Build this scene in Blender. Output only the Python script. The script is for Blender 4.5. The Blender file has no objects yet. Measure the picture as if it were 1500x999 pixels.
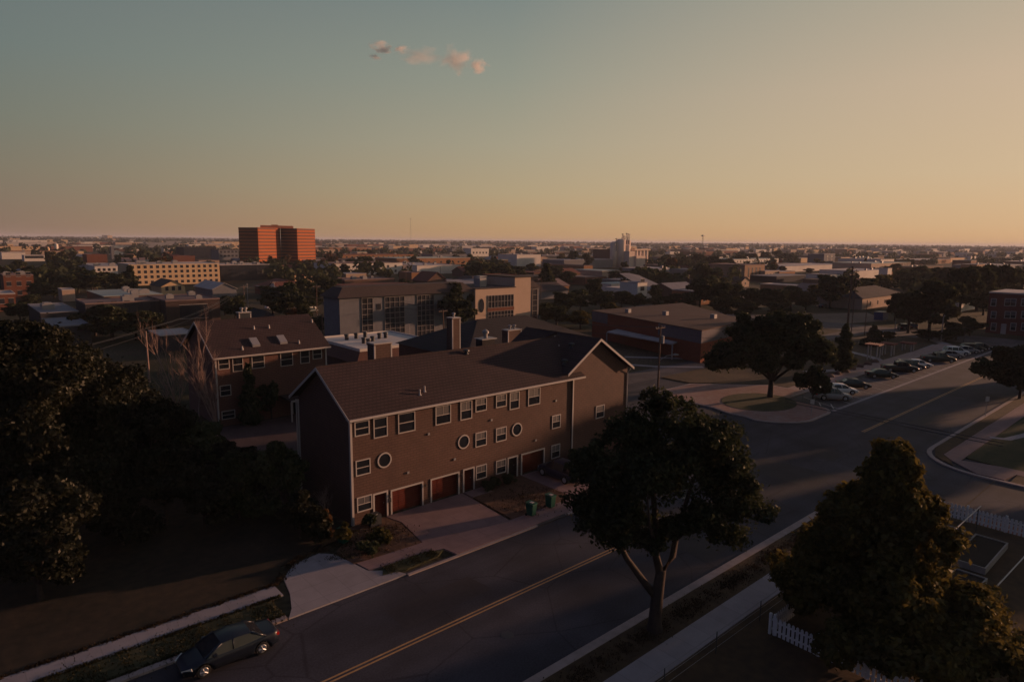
import bpy, math, random
import numpy as np
from mathutils import Vector, Matrix
random.seed(7); RN = np.random.default_rng(11)
sc = bpy.context.scene; COL = sc.collection
PI = math.pi
# ------------------------------------------------------------------ camera
F_PX = 960.0; CH = 21.5; PW, PH = 1500.0, 999.0
pitch = math.atan(146/960); roll = math.radians(0.57); yaw = math.radians(48.6)
FW = Vector((math.cos(pitch)*math.cos(yaw), math.cos(pitch)*math.sin(yaw), -math.sin(pitch)))
R0 = Vector((math.sin(yaw), -math.cos(yaw), 0)); U0 = R0.cross(FW)
RT = R0*math.cos(roll)+U0*math.sin(roll); UP = U0*math.cos(roll)-R0*math.sin(roll)
cam = bpy.data.cameras.new('camera'); camo = bpy.data.objects.new('camera', cam); COL.objects.link(camo)
cam.sensor_width = 36; cam.lens = F_PX/PW*36; cam.clip_start = 0.5; cam.clip_end = 40000
m = Matrix((RT, UP, -FW)).transposed().to_4x4(); m.translation = Vector((0, 0, CH)); camo.matrix_world = m
sc.camera = camo

def ray(px, py): return FW*F_PX + RT*(px-PW/2) - UP*(py-PH/2)
def G(px, py, z=0.0):
    d = ray(px, py); t = (z-CH)/d.z; return Vector((d.x*t, d.y*t, z))
def onY(px, py, Y):
    d = ray(px, py); t = Y/d.y; return Vector((d.x*t, Y, d.z*t+CH))
def onX(px, py, X):
    d = ray(px, py); t = X/d.x; return Vector((X, d.y*t, d.z*t+CH))
def proj(p):
    v = Vector(p)-Vector((0, 0, CH)); d = v.dot(FW)
    if d < 1: return (-9999, -9999)
    return (PW/2+F_PX*v.dot(RT)/d, PH/2-F_PX*v.dot(UP)/d)
def top_z(p, py):   # height at ground point p whose image row is py
    lo, hi = -5.0, 90.0
    for _ in range(40):
        mid = (lo+hi)/2
        if proj((p[0], p[1], mid))[1] > py: lo = mid
        else: hi = mid
    return lo
def mpp(p):  # metres per photo pixel at p
    return (Vector(p)-Vector((0, 0, CH))).dot(FW)/F_PX

# ------------------------------------------------------------------ materials
def nn(nt, t, **k):
    n = nt.nodes.new(t)
    for a, b in k.items(): setattr(n, a, b)
    return n
MATS = {}
def mat(name, col, rough=.85, var=.18, scale=1.5, spec=.3, bump=0, metal=0, detail=5, col2=None, kind=None, coat=0, bscale=1.0):
    if name in MATS: return MATS[name]
    m = bpy.data.materials.new(name); m.use_nodes = True; nt = m.node_tree; L = nt.links
    b = nt.nodes['Principled BSDF']; b.inputs['Roughness'].default_value = rough
    b.inputs['Specular IOR Level'].default_value = spec; b.inputs['Metallic'].default_value = metal
    b.inputs['Coat Weight'].default_value = coat
    tc = nn(nt, 'ShaderNodeTexCoord'); geo = nn(nt, 'ShaderNodeNewGeometry')
    no = nn(nt, 'ShaderNodeTexNoise'); no.inputs['Scale'].default_value = scale; no.inputs['Detail'].default_value = detail
    L.new(geo.outputs['Position'], no.inputs['Vector'])
    no2 = nn(nt, 'ShaderNodeTexNoise'); no2.inputs['Scale'].default_value = scale*.13; no2.inputs['Detail'].default_value = 3
    L.new(geo.outputs['Position'], no2.inputs['Vector'])
    add = nn(nt, 'ShaderNodeMath', operation='ADD'); L.new(no.outputs[0], add.inputs[0]); L.new(no2.outputs[0], add.inputs[1])
    mr = nn(nt, 'ShaderNodeMapRange'); mr.inputs[1].default_value = .62; mr.inputs[2].default_value = 1.38
    mr.inputs[3].default_value = 0; mr.inputs[4].default_value = 1; L.new(add.outputs[0], mr.inputs[0])
    mx = nn(nt, 'ShaderNodeMix', data_type='RGBA')
    c2 = col2 or tuple(min(1, c*(1+var)) for c in col); c1 = col if col2 else tuple(c*(1-var) for c in col)
    mx.inputs[6].default_value = (*c1, 1); mx.inputs[7].default_value = (*c2, 1); L.new(mr.outputs[0], mx.inputs[0])
    out = mx.outputs[2]
    if kind in ('brick', 'siding', 'shingle', 'plank', 'slab'):
        sep = nn(nt, 'ShaderNodeSeparateXYZ'); L.new(geo.outputs['Position'], sep.inputs[0])
        cb = nn(nt, 'ShaderNodeCombineXYZ')
        if kind == 'slab':
            L.new(sep.outputs[0], cb.inputs[0]); L.new(sep.outputs[1], cb.inputs[1])
        else:
            sm = nn(nt, 'ShaderNodeMath', operation='ADD'); L.new(sep.outputs[0], sm.inputs[0]); L.new(sep.outputs[1], sm.inputs[1])
            if kind == 'shingle': L.new(sep.outputs[0], cb.inputs[0])
            else: L.new(sm.outputs[0], cb.inputs[0])
            L.new(sep.outputs[2], cb.inputs[1])
        br = nn(nt, 'ShaderNodeTexBrick'); L.new(cb.outputs[0], br.inputs['Vector']); br.inputs['Scale'].default_value = 1
        w, h, mo, f = dict(brick=(.45, .17, .026, .66), siding=(3.6, .19, .022, .8), shingle=(.33, .17, .032, .50), plank=(3, .2, .02, .6), slab=(1.6, 1.6, .03, .80))[kind]
        br.inputs['Brick Width'].default_value = w*bscale; br.inputs['Row Height'].default_value = h*bscale; br.inputs['Mortar Size'].default_value = mo*bscale
        br.inputs['Color1'].default_value = (1, 1, 1, 1); br.inputs['Color2'].default_value = (.90, .89, .88, 1); br.inputs['Mortar'].default_value = (f, f, f, 1)
        br.offset = 0 if kind == 'slab' else .5
        mu = nn(nt, 'ShaderNodeMix', data_type='RGBA', blend_type='MULTIPLY'); mu.inputs[0].default_value = 1
        L.new(out, mu.inputs[6]); L.new(br.outputs['Color'], mu.inputs[7]); out = mu.outputs[2]
    L.new(out, b.inputs['Base Color'])
    if bump:
        bp = nn(nt, 'ShaderNodeBump'); bp.inputs['Strength'].default_value = bump; bp.inputs['Distance'].default_value = .05
        L.new(no.outputs[0], bp.inputs['Height']); L.new(bp.outputs[0], b.inputs['Normal'])
    MATS[name] = m; return m
def leafmat(name, c1, c2, trans=.35):
    if name in MATS: return MATS[name]
    m = bpy.data.materials.new(name); m.use_nodes = True; nt = m.node_tree; L = nt.links; nt.nodes.clear()
    o = nn(nt, 'ShaderNodeOutputMaterial'); geo = nn(nt, 'ShaderNodeNewGeometry'); oi = nn(nt, 'ShaderNodeObjectInfo')
    no = nn(nt, 'ShaderNodeTexNoise'); no.inputs['Scale'].default_value = .45; L.new(geo.outputs['Position'], no.inputs['Vector'])
    a = nn(nt, 'ShaderNodeMath', operation='MULTIPLY'); L.new(geo.outputs['Random Per Island'], a.inputs[0]); a.inputs[1].default_value = .45
    a2 = nn(nt, 'ShaderNodeMath', operation='MULTIPLY_ADD'); L.new(no.outputs[0], a2.inputs[0]); a2.inputs[1].default_value = .7; L.new(a.outputs[0], a2.inputs[2])
    a3 = nn(nt, 'ShaderNodeMath', operation='MULTIPLY_ADD'); L.new(oi.outputs['Random'], a3.inputs[0]); a3.inputs[1].default_value = .3; L.new(a2.outputs[0], a3.inputs[2])
    a4 = nn(nt, 'ShaderNodeMath', operation='SUBTRACT'); L.new(a3.outputs[0], a4.inputs[0]); a4.inputs[1].default_value = .25; a4.use_clamp = True
    mx = nn(nt, 'ShaderNodeMix', data_type='RGBA'); mx.inputs[6].default_value = (*c1, 1); mx.inputs[7].default_value = (*c2, 1)
    L.new(a4.outputs[0], mx.inputs[0])
    d = nn(nt, 'ShaderNodeBsdfDiffuse'); t = nn(nt, 'ShaderNodeBsdfTranslucent'); s = nn(nt, 'ShaderNodeMixShader'); s.inputs[0].default_value = trans
    L.new(mx.outputs[2], d.inputs[0]); L.new(mx.outputs[2], t.inputs[0]); L.new(d.outputs[0], s.inputs[1]); L.new(t.outputs[0], s.inputs[2])
    gl = nn(nt, 'ShaderNodeBsdfGlossy'); gl.inputs['Roughness'].default_value = .45; gl.inputs[0].default_value = (.6, .6, .55, 1)
    s2 = nn(nt, 'ShaderNodeMixShader'); s2.inputs[0].default_value = .015; L.new(s.outputs[0], s2.inputs[1]); L.new(gl.outputs[0], s2.inputs[2])
    L.new(s2.outputs[0], o.inputs[0]); MATS[name] = m; return m

SID = mat('brown_siding', (.112, .058, .045), .8, .2, 1.0, kind='brick', bscale=1.25)
SHG = mat('brown_shingles', (.056, .031, .031), .9, .30, 3.5, kind='shingle', bump=.3)
SHG2 = mat('dark_shingles', (.036, .029, .033), .9, .25, 3, kind='shingle')
TRIM = mat('white_trim', (.44, .385, .36), .6, .07, 3)
GLASS = mat('window_glass', (.018, .02, .026), .07, .3, .8, spec=.6)
SKYREF = mat('painted_sky_reflection', (.095, .085, .09), .5, .15, 2, spec=.5)  # pale reflection of the sky, put into the colour of upper sashes
RDOOR = mat('red_wood_door', (.13, .024, .014), .45, .15, 3, kind='plank')
DDOOR = mat('dark_door', (.03, .02, .02), .4, .15, 3)
METAL = mat('grey_metal', (.28, .26, .26), .6, .1, 5, metal=.15)
DMETAL = mat('dark_metal', (.04, .04, .045), .5, .15, 5)
CONC = mat('pale_concrete', (.30, .265, .275), .9, .16, 1.2, kind='slab', detail=8)
CONCP = mat('pink_concrete', (.24, .155, .15), .9, .16, 1.3, kind='slab', detail=8)
CURB = mat('kerb_concrete', (.32, .25, .23), .9, .22, 2.5, detail=8)
GRASS = mat('dark_grass', (.028, .034, .014), 1, .4, 3.0, col2=(.075, .065, .03), bump=.6, detail=10)
DRY = mat('dry_grass', (.032, .022, .014), 1, .4, 2.0, col2=(.095, .058, .03), bump=.6, detail=10)
DIRT = mat('bare_dirt', (.07, .035, .022), 1, .4, 3, col2=(.15, .08, .05), bump=.8, detail=10)
YPAINT = mat('yellow_paint', (.42, .24, .10), .7, .3, 6, detail=8)
WPAINT = mat('white_paint', (.45, .42, .40), .7, .3, 6, detail=8)
BARK = mat('bark', (.045, .032, .027), .95, .35, 6, bump=.6)
PALEBARK = mat('pale_bark', (.26, .17, .14), .95, .3, 6)
POLE = mat('pole_wood', (.13, .08, .06), .9, .25, 3)
LEAF = leafmat('leaf_dark_green', (.014, .019, .010), (.080, .088, .042), .3)
LEAFO = leafmat('leaf_olive', (.016, .021, .009), (.16, .122, .034), .38)
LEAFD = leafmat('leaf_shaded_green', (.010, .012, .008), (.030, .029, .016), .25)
LEAFR = leafmat('leaf_rust', (.07, .035, .015), (.16, .08, .03))
LEAFY = leafmat('leaf_yellow_green', (.06, .06, .02), (.13, .12, .04))

# asphalt: fine grain, worn lanes, patches and cracks
def asphalt(name, c, warm=(.92, .88, 1.12)):
    m = bpy.data.materials.new(name); m.use_nodes = True; nt = m.node_tree; L = nt.links; b = nt.nodes['Principled BSDF']
    b.inputs['Roughness'].default_value = .88; b.inputs['Specular IOR Level'].default_value = .25
    geo = nn(nt, 'ShaderNodeNewGeometry')
    def noise(s, d, stretch=None):
        n = nn(nt, 'ShaderNodeTexNoise'); n.inputs['Scale'].default_value = s; n.inputs['Detail'].default_value = d
        if stretch:
            mp = nn(nt, 'ShaderNodeMapping'); mp.inputs['Scale'].default_value = stretch; L.new(geo.outputs['Position'], mp.inputs[0]); L.new(mp.outputs[0], n.inputs['Vector'])
        else: L.new(geo.outputs['Position'], n.inputs['Vector'])
        return n.outputs[0]
    def rng(src, a, bb, c_, d_):
        r = nn(nt, 'ShaderNodeMapRange'); L.new(src, r.inputs[0])
        for i, v in enumerate((a, bb, c_, d_)): r.inputs[i+1].default_value = v
        return r.outputs[0]
    def mul(a, b_):
        r = nn(nt, 'ShaderNodeMath', operation='MULTIPLY'); L.new(a, r.inputs[0]); L.new(b_, r.inputs[1]); return r.outputs[0]
    v = mul(rng(noise(9, 6), .3, .7, .75, 1.25), rng(noise(.22, 5), .3, .7, .66, 1.34))
    v = mul(v, rng(noise(.6, 4, (.06, 1, 1)), .35, .65, .82, 1.15))
    vo = nn(nt, 'ShaderNodeTexVoronoi', feature='DISTANCE_TO_EDGE'); vo.inputs['Scale'].default_value = .16; L.new(geo.outputs['Position'], vo.inputs['Vector'])
    v = mul(v, rng(vo.outputs['Distance'], .0, .012, .6, 1))
    mx = nn(nt, 'ShaderNodeVectorMath', operation='SCALE'); mx.inputs[0].default_value = tuple(c*w for w in warm); L.new(v, mx.inputs['Scale'])
    L.new(mx.outputs[0], b.inputs['Base Color']); return m
ASPH = asphalt('asphalt', .047); ASPH2 = asphalt('old_asphalt', .085, (1, .85, .9))

# ground: mottled town ground of grass, earth and lots
def groundmat():
    m = bpy.data.materials.new('ground_cover'); m.use_nodes = True; nt = m.node_tree; L = nt.links; b = nt.nodes['Principled BSDF']
    b.inputs['Roughness'].default_value = 1; b.inputs['Specular IOR Level'].default_value = .1
    geo = nn(nt, 'ShaderNodeNewGeometry')
    n1 = nn(nt, 'ShaderNodeTexNoise'); n1.inputs['Scale'].default_value = .02; n1.inputs['Detail'].default_value = 8; L.new(geo.outputs['Position'], n1.inputs['Vector'])
    cr = nn(nt, 'ShaderNodeValToRGB'); L.new(n1.outputs[0], cr.inputs[0]); e = cr.color_ramp.elements
    e[0].position = .35; e[0].color = (.022, .026, .012, 1); e[1].position = .7; e[1].color = (.12, .085, .06, 1)
    x = e.new(.5); x.color = (.055, .045, .026, 1)
    n2 = nn(nt, 'ShaderNodeTexNoise'); n2.inputs['Scale'].default_value = 2.2; n2.inputs['Detail'].default_value = 10; L.new(geo.outputs['Position'], n2.inputs['Vector'])
    r = nn(nt, 'ShaderNodeMapRange'); r.inputs[1].default_value = .3; r.inputs[2].default_value = .7; r.inputs[3].default_value = .55; r.inputs[4].default_value = 1.45; L.new(n2.outputs[0], r.inputs[0])
    s = nn(nt, 'ShaderNodeVectorMath', operation='SCALE'); L.new(cr.outputs[0], s.inputs[0]); L.new(r.outputs[0], s.inputs['Scale']); L.new(s.outputs[0], b.inputs['Base Color'])
    return m
GROUND = groundmat()

# ------------------------------------------------------------------ mesh helpers
class MB:
    def __init__(s): s.v = []; s.f = []; s.mi = []; s.cur = 0
    def face(s, pts):
        n = len(s.v); s.v += [tuple(p) for p in pts]; s.f.append(tuple(range(n, n+len(pts)))); s.mi.append(s.cur)
    def box(s, x0, x1, y0, y1, z0, z1):
        n = len(s.v); s.v += [(x, y, z) for z in (z0, z1) for x, y in ((x0, y0), (x1, y0), (x1, y1), (x0, y1))]
        for q in ((3, 2, 1, 0), (4, 5, 6, 7), (0, 1, 5, 4), (1, 2, 6, 5), (2, 3, 7, 6), (3, 0, 4, 7)): s.f.append(tuple(n+i for i in q)); s.mi.append(s.cur)
        return s
    def prism(s, pts, z0, z1):
        a = sum(pts[i][0]*pts[(i+1) % len(pts)][1]-pts[(i+1) % len(pts)][0]*pts[i][1] for i in range(len(pts)))
        if a < 0: pts = pts[::-1]
        n = len(s.v); k = len(pts); s.v += [(p[0], p[1], z0) for p in pts]+[(p[0], p[1], z1) for p in pts]
        s.f.append(tuple(n+i for i in range(k-1, -1, -1))); s.f.append(tuple(n+k+i for i in range(k))); s.mi += [s.cur]*2
        for i in range(k): s.f.append((n+i, n+(i+1) % k, n+k+(i+1) % k, n+k+i)); s.mi.append(s.cur)
        return s
    def extr(s, pts, vec):  # polygon in 3d extruded by vec
        n = len(s.v); k = len(pts); s.v += [tuple(p) for p in pts]+[tuple(Vector(p)+Vector(vec)) for p in pts]
        s.f.append(tuple(n+i for i in range(k-1, -1, -1))); s.f.append(tuple(n+k+i for i in range(k))); s.mi += [s.cur]*2
        for i in range(k): s.f.append((n+i, n+(i+1) % k, n+k+(i+1) % k, n+k+i)); s.mi.append(s.cur)
        return s
    def tube(s, pts, rad, n=6, caps=True):
        pts = [Vector(p) for p in pts]; b0 = len(s.v)
        if not hasattr(rad, '__len__'): rad = [rad]*len(pts)
        for i, p in enumerate(pts):
            d = (pts[min(i+1, len(pts)-1)]-pts[max(i-1, 0)]).normalized()
            a = d.cross(Vector((0, 0, 1)) if abs(d.z) < .9 else Vector((1, 0, 0))).normalized(); b = d.cross(a)
            s.v += [tuple(p+(a*math.cos(2*PI*j/n)+b*math.sin(2*PI*j/n))*rad[i]) for j in range(n)]
        for i in range(len(pts)-1):
            for j in range(n):
                o = b0+i*n; s.f.append((o+j, o+(j+1) % n, o+n+(j+1) % n, o+n+j)); s.mi.append(s.cur)
        if caps:
            s.f.append(tuple(b0+j for j in range(n-1, -1, -1))); e = b0+(len(pts)-1)*n; s.f.append(tuple(e+j for j in range(n))); s.mi += [s.cur]*2
        return s
    def lathe(s, cx, cy, prof, n=12):
        return s.tube([(cx, cy, z) for z, r in prof], [r for z, r in prof], n)
    def mesh(s, name, mats, off=(0, 0, 0), smooth=False):
        me = bpy.data.meshes.new(name); o = off
        me.from_pydata([(x-o[0], y-o[1], z-o[2]) for x, y, z in s.v], [], s.f)
        for m_ in (mats if isinstance(mats, (list, tuple)) else [mats]): me.materials.append(m_)
        me.polygons.foreach_set('material_index', s.mi)
        if smooth: me.polygons.foreach_set('use_smooth', [True]*len(s.f))
        me.update(); return me
    def build(s, name, mats, parent=None, off=None, smooth=False, local=False):
        if off is None: off = (0, 0, 0) if (local or parent is None) else WL[parent.name]
        o = bpy.data.objects.new(name, s.mesh(name, mats, off, smooth)); COL.objects.link(o)
        if parent is not None: o.parent = parent; WL[o.name] = WL.get(parent.name, (0, 0, 0))
        elif not local: o.location = off; WL[o.name] = tuple(off)
        return o
WL = {}
def base_of(mb):
    a = np.array(mb.v); return (float((a[:, 0].min()+a[:, 0].max())/2), float((a[:, 1].min()+a[:, 1].max())/2), float(a[:, 2].min()))
def tag(o, label, cat, group=None, kind=None):
    if label: o['label'] = label
    if cat: o['category'] = cat
    if group: o['group'] = group
    if kind: o['kind'] = kind
    return o
def thing(name, label, cat, loc=(0, 0, 0), rz=0, group=None):
    o = bpy.data.objects.new(name, None); COL.objects.link(o); o.empty_display_size = .3
    o.location = loc; o.rotation_euler = (0, 0, rz); WL[o.name] = tuple(loc); return tag(o, label, cat, group)
def struct(name, mb, m): o = mb.build(name, m); o['kind'] = 'structure'; return o
def inst(name, me, parent=None, loc=(0, 0, 0), rz=0, sc_=None):
    o = bpy.data.objects.new(name, me); COL.objects.link(o); o.parent = parent; o.location = loc; o.rotation_euler = (0, 0, rz)
    if sc_: o.scale = sc_
    return o
def clone(root, loc, rz=0, label=None, scale=None, group=None):
    def rec(o, par):
        c = o.copy(); COL.objects.link(c)
        if par is not None: c.parent = par
        for ch in list(o.children): rec(ch, c)
        return c
    c = rec(root, None); c.location = loc; c.rotation_euler = (0, 0, rz)
    if label: c['label'] = label
    if group: c['group'] = group
    if scale: c.scale = scale
    return c

# ------------------------------------------------------------------ foliage
def crown_data(lobes, n, leaf, seed, up=.25, shell=.42):
    r = np.random.default_rng(seed); L0 = np.array(lobes, float); L = []
    for l in L0:   # every limb carries several smaller sprays
        L.append([l[0], l[1], l[2], l[3]*.72, l[4]*.72])
        for _ in range(13):
            u = r.normal(size=3); u /= np.linalg.norm(u); u[2] = u[2]*.8+.1; q = r.uniform(.5, .9); f = r.uniform(.18, .40)
            L.append([l[0]+u[0]*l[3]*q, l[1]+u[1]*l[3]*q, l[2]+u[2]*l[4]*q, l[3]*f, l[4]*f*r.uniform(.7, 1)])
    L = np.array(L)
    wts = L[:, 3]**2*L[:, 4]; wts = (L[:, 3]**1.2*L[:, 4]**.8); wts /= wts.sum()
    k = r.choice(len(L), n, p=wts); d = r.normal(size=(n, 3)); d /= np.linalg.norm(d, axis=1)[:, None]
    # lumpy radius
    ph = r.uniform(0, 6.28, (len(L), 4))
    lump = 1+.16*np.sin(5*d[:, 0]+ph[k, 0])*np.sin(5*d[:, 1]+ph[k, 1])+.12*np.sin(9*d[:, 2]+ph[k, 2])*np.sin(8*d[:, 0]+ph[k, 3])
    rad = (shell+(1-shell)*r.random(n)**.6)*lump*(1+.10*r.normal(size=n).clip(-1.5, 2.2)); st = r.random(n) < .14; rad = np.where(st, rad*r.uniform(1.0, 1.42, n), rad)
    c = L[k, :3]+d*rad[:, None]*np.stack([L[k, 3], L[k, 3], L[k, 4]], 1)
    # gaps: remove leaves by 3d cell noise
    q = np.sin(c[:, 0]*1.9/leaf*.18+seed)+np.sin(c[:, 1]*2.1/leaf*.18+2*seed)+np.sin(c[:, 2]*2.3/leaf*.18+.5*seed)
    keep = (q > -1.5) | (r.random(n) < .3); c = c[keep]; d = d[keep]; n = len(c)
    nv = d*.6+r.normal(size=(n, 3))*.6; nv[:, 2] += up; nv /= np.linalg.norm(nv, axis=1)[:, None]
    t = np.cross(nv, r.normal(size=(n, 3))); t /= np.linalg.norm(t, axis=1)[:, None]; b = np.cross(nv, t)
    s = leaf*r.uniform(.55, 1.25, n)[:, None]; t = t*s; b = b*s*.62
    fold = nv*s*.22
    V = np.stack([c-t, c+b*.9+fold, c+t, c-b*.9+fold], 1).reshape(-1, 3)
    return V
def quads_mesh(name, V, mats, extra=None):
    n = len(V)//4; me = bpy.data.meshes.new(name)
    ev = np.array(extra.v, float) if extra and extra.v else np.zeros((0, 3)); ef = extra.f if extra else []
    allv = np.concatenate([V, ev]); me.vertices.add(len(allv)); me.vertices.foreach_set('co', allv.astype(np.float32).ravel())
    loops = list(range(4*n)); starts = list(range(0, 4*n, 4)); tot = [4]*n; st = 4*n; mi = [0]*n
    ex = []
    for f in ef: ex += [i+4*n for i in f]; starts.append(st); tot.append(len(f)); st += len(f); mi.append(1)
    me.loops.add(st); me.loops.foreach_set('vertex_index', loops+ex)
    me.polygons.add(len(starts)); me.polygons.foreach_set('loop_start', starts); me.polygons.foreach_set('loop_total', tot)
    for m_ in mats: me.materials.append(m_)
    me.polygons.foreach_set('material_index', mi); me.update(calc_edges=True); return me
def make_lobes(kind, R, H, z0, n, seed):
    """lobes for a crown of radius R between z0 and H"""
    r = random.Random(seed); out = []; hh = H-z0
    if kind == 'cone':
        for i in range(n):
            t = (i+.5)/n; rr = R*(1-t)**.8*.62+.12*R; a = r.uniform(0, 2*PI); q = R*(1-t)*.45*r.random()
            out.append((q*math.cos(a), q*math.sin(a), z0+hh*t*.93, rr, hh/n*1.5))
        return out
    if kind == 'pyramid':   # broad leafy pyramid
        for i in range(n):
            t = r.random()**1.25; mr = R*(1-t)**.75; a = r.uniform(0, 2*PI); q = mr*math.sqrt(r.uniform(.1, .8)); lr = R*r.uniform(.2, .34)*(1-.45*t)
            out.append((q*math.cos(a), q*math.sin(a), z0+lr+(hh-2*lr)*t, lr, lr*r.uniform(.8, 1.2)))
        out.append((0, 0, H-R*.22, R*.2, R*.26)); return out
    for i in range(n):
        a = r.uniform(0, 2*PI); t = r.random(); env = math.sin(PI*min(.95, max(.14, t*.85+.12)))**.7
        q = R*env*math.sqrt(r.uniform(.05, .75)); lr = R*r.uniform(.24, .42)
        out.append((q*math.cos(a), q*math.sin(a), z0+lr*.7+(hh-lr*1.5)*t, lr, lr*r.uniform(.65, .9)))
    out.append((0, 0, z0+hh*.55, R*.55, hh*.35)); return out
def trunk_mb(lobes, H, r0, seed, lean=(0, 0), limbs=7, z_fork=None):
    r = random.Random(seed); mb = MB(); zf = z_fork or min(l[2] for l in lobes)*.8
    top = Vector((lean[0], lean[1], zf)); mb.tube([(0, 0, -.2), (0, 0, .15), (lean[0]*.4, lean[1]*.4, zf*.5), top], [r0*1.5, r0*1.1, r0*.9, r0*.8], 8)
    ls = sorted(lobes, key=lambda l: -l[3])[:limbs]
    for l in ls:
        e = Vector(l[:3]); m_ = top.lerp(e, .5)+Vector((r.uniform(-.2, .2), r.uniform(-.2, .2), abs(e.z-top.z)*.12)); s = top-Vector((0, 0, zf*.12*r.random()))
        mb.tube([s, m_, e], [r0*.55, r0*.36, r0*.1], 6)
        for _ in range(2):
            q = e+Vector((r.uniform(-1, 1)*l[3], r.uniform(-1, 1)*l[3], r.uniform(-.3, 1)*l[4]))*.8; mb.tube([m_, m_.lerp(q, .5)+Vector((0, 0, .15)), q], [r0*.26, r0*.16, r0*.05], 5)
    return mb
def tree(name, label, cat, p, H, R, n=9000, leaf=.28, kind='round', lm=None, z0f=.25, nl=14, seed=1, group=None, lean=(0, 0), r0=None, z_fork=None, lobes=None, limbs=7, bark=None, shell=.55):
    lm = lm or LEAF; lobes = lobes or make_lobes(kind, R, H, H*z0f, nl, seed); root = thing(name, label, cat, (p[0], p[1], 0), 0, group)
    V = crown_data(lobes, n, leaf, seed, shell=shell); me = quads_mesh('crown', V, [lm]); inst('crown', me, root)
    mb = trunk_mb(lobes, H, r0 or H*.022, seed, lean, limbs, z_fork); me2 = mb.mesh('trunk', bark or BARK, smooth=True); inst('trunk', me2, root); return root
def bare_tree(name, label, p, H, seed, mt, cat='tree', spread=.5, r0=.16):
    r = random.Random(seed); root = thing(name, label, cat, (p[0], p[1], 0)); tr = MB(); bb = MB()
    def grow(mb, a, d, ln, rad, lv):
        pts = [a]; dd = d.copy()
        for i in range(4):
            dd = (dd+Vector((r.uniform(-.14, .14), r.uniform(-.14, .14), .05))).normalized(); pts.append(pts[-1]+dd*ln/4)
        mb.tube(pts, [rad*(1-.14*i) for i in range(5)], 5 if lv < 2 else 4, False)
        if lv < 5 and ln > .25:
            for k in range(r.choice((3, 3, 4)) if lv else 6):
                s = pts[r.randint(1, 4)]; nd = (dd+Vector((r.uniform(-1, 1), r.uniform(-1, 1), r.uniform(.0, 1.0)))*spread*1.3).normalized()
                grow(bb, s, nd, ln*r.uniform(.5, .78), rad*.52, lv+1)
    grow(tr, Vector((0, 0, -.1)), Vector((.03, .02, 1)), H*.42, r0, 0)
    inst('trunk', tr.mesh('trunk', mt, smooth=True), root); inst('branches', bb.mesh('branches', mt), root); return root

# ------------------------------------------------------------------ sun and sky
SUN_AZ, SUN_EL = -15.0, 6.0      # azimuth from +X, counter-clockwise
w = bpy.data.worlds.new('World'); sc.world = w; w.use_nodes = True; nt = w.node_tree; L = nt.links
bg = nt.nodes['Background']; sky = nn(nt, 'ShaderNodeTexSky', sky_type='NISHITA'); sky.sun_disc = False
sky.sun_elevation = math.radians(SUN_EL); sky.sun_rotation = math.radians(90-SUN_AZ); sky.altitude = 300
sky.air_density = 1.0; sky.dust_density = 2.4; sky.ozone_density = 1.5
def s2l(c): return tuple((v/255/12.92 if v/255 <= .04045 else ((v/255+.055)/1.055)**2.4) for v in c)
hs = nn(nt, 'ShaderNodeHueSaturation'); hs.inputs['Saturation'].default_value = .62; L.new(sky.outputs[0], hs.inputs['Color'])
gm = nn(nt, 'ShaderNodeGamma'); gm.inputs[1].default_value = .80; L.new(hs.outputs[0], gm.inputs[0])
tint = nn(nt, 'ShaderNodeMix', data_type='RGBA', blend_type='MULTIPLY'); tint.inputs[0].default_value = 1; tint.inputs[7].default_value = (1.0, .93, .86, 1)
L.new(gm.outputs[0], tint.inputs[6])
# evening air: the physical sky graded towards the photographed one by elevation and by angle from the sun
wtc = nn(nt, 'ShaderNodeTexCoord'); wse = nn(nt, 'ShaderNodeSeparateXYZ'); L.new(wtc.outputs['Generated'], wse.inputs[0])
flat = nn(nt, 'ShaderNodeVectorMath', operation='MULTIPLY'); flat.inputs[1].default_value = (1, 1, 0); L.new(wtc.outputs['Generated'], flat.inputs[0])
nrm = nn(nt, 'ShaderNodeVectorMath', operation='NORMALIZE'); L.new(flat.outputs[0], nrm.inputs[0])
dt = nn(nt, 'ShaderNodeVectorMath', operation='DOT_PRODUCT'); dt.inputs[1].default_value = (math.cos(math.radians(SUN_AZ)), math.sin(math.radians(SUN_AZ)), 0); L.new(nrm.outputs[0], dt.inputs[0])
def ramp(stops):
    r = nn(nt, 'ShaderNodeValToRGB'); e = r.color_ramp.elements; r.color_ramp.interpolation = 'LINEAR'
    e[0].position, e[1].position = stops[0][0], stops[-1][0]; e[0].color = (*s2l(stops[0][1]), 1); e[1].color = (*s2l(stops[-1][1]), 1)
    for p, c in stops[1:-1]: x = e.new(p); x.color = (*s2l(c), 1)
    L.new(wse.outputs['Z'], r.inputs[0]); return r.outputs[0]
ZEN = (56, 66, 94)
RB = ramp([(0, (48, 54, 76)), (.1, (50, 60, 88)), (.4, (52, 64, 96)), (1, ZEN)])
RLF = ramp([(0, (132, 108, 90)), (.03, (130, 112, 94)), (.08, (124, 117, 99)), (.14, (115, 119, 106)), (.22, (106, 118, 113)), (.34, (99, 111, 112)), (.6, (70, 82, 100)), (1, ZEN)])
RC = ramp([(0, (184, 144, 98)), (.025, (182, 149, 108)), (.07, (174, 156, 122)), (.14, (162, 155, 131)), (.23, (142, 146, 131)), (.33, (120, 131, 126)), (.6, (84, 94, 106)), (1, ZEN)])
RRT = ramp([(0, (210, 164, 112)), (.025, (206, 170, 126)), (.09, (202, 177, 141)), (.20, (196, 174, 146)), (.32, (172, 163, 142)), (.6, (108, 110, 112)), (1, ZEN)])
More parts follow.
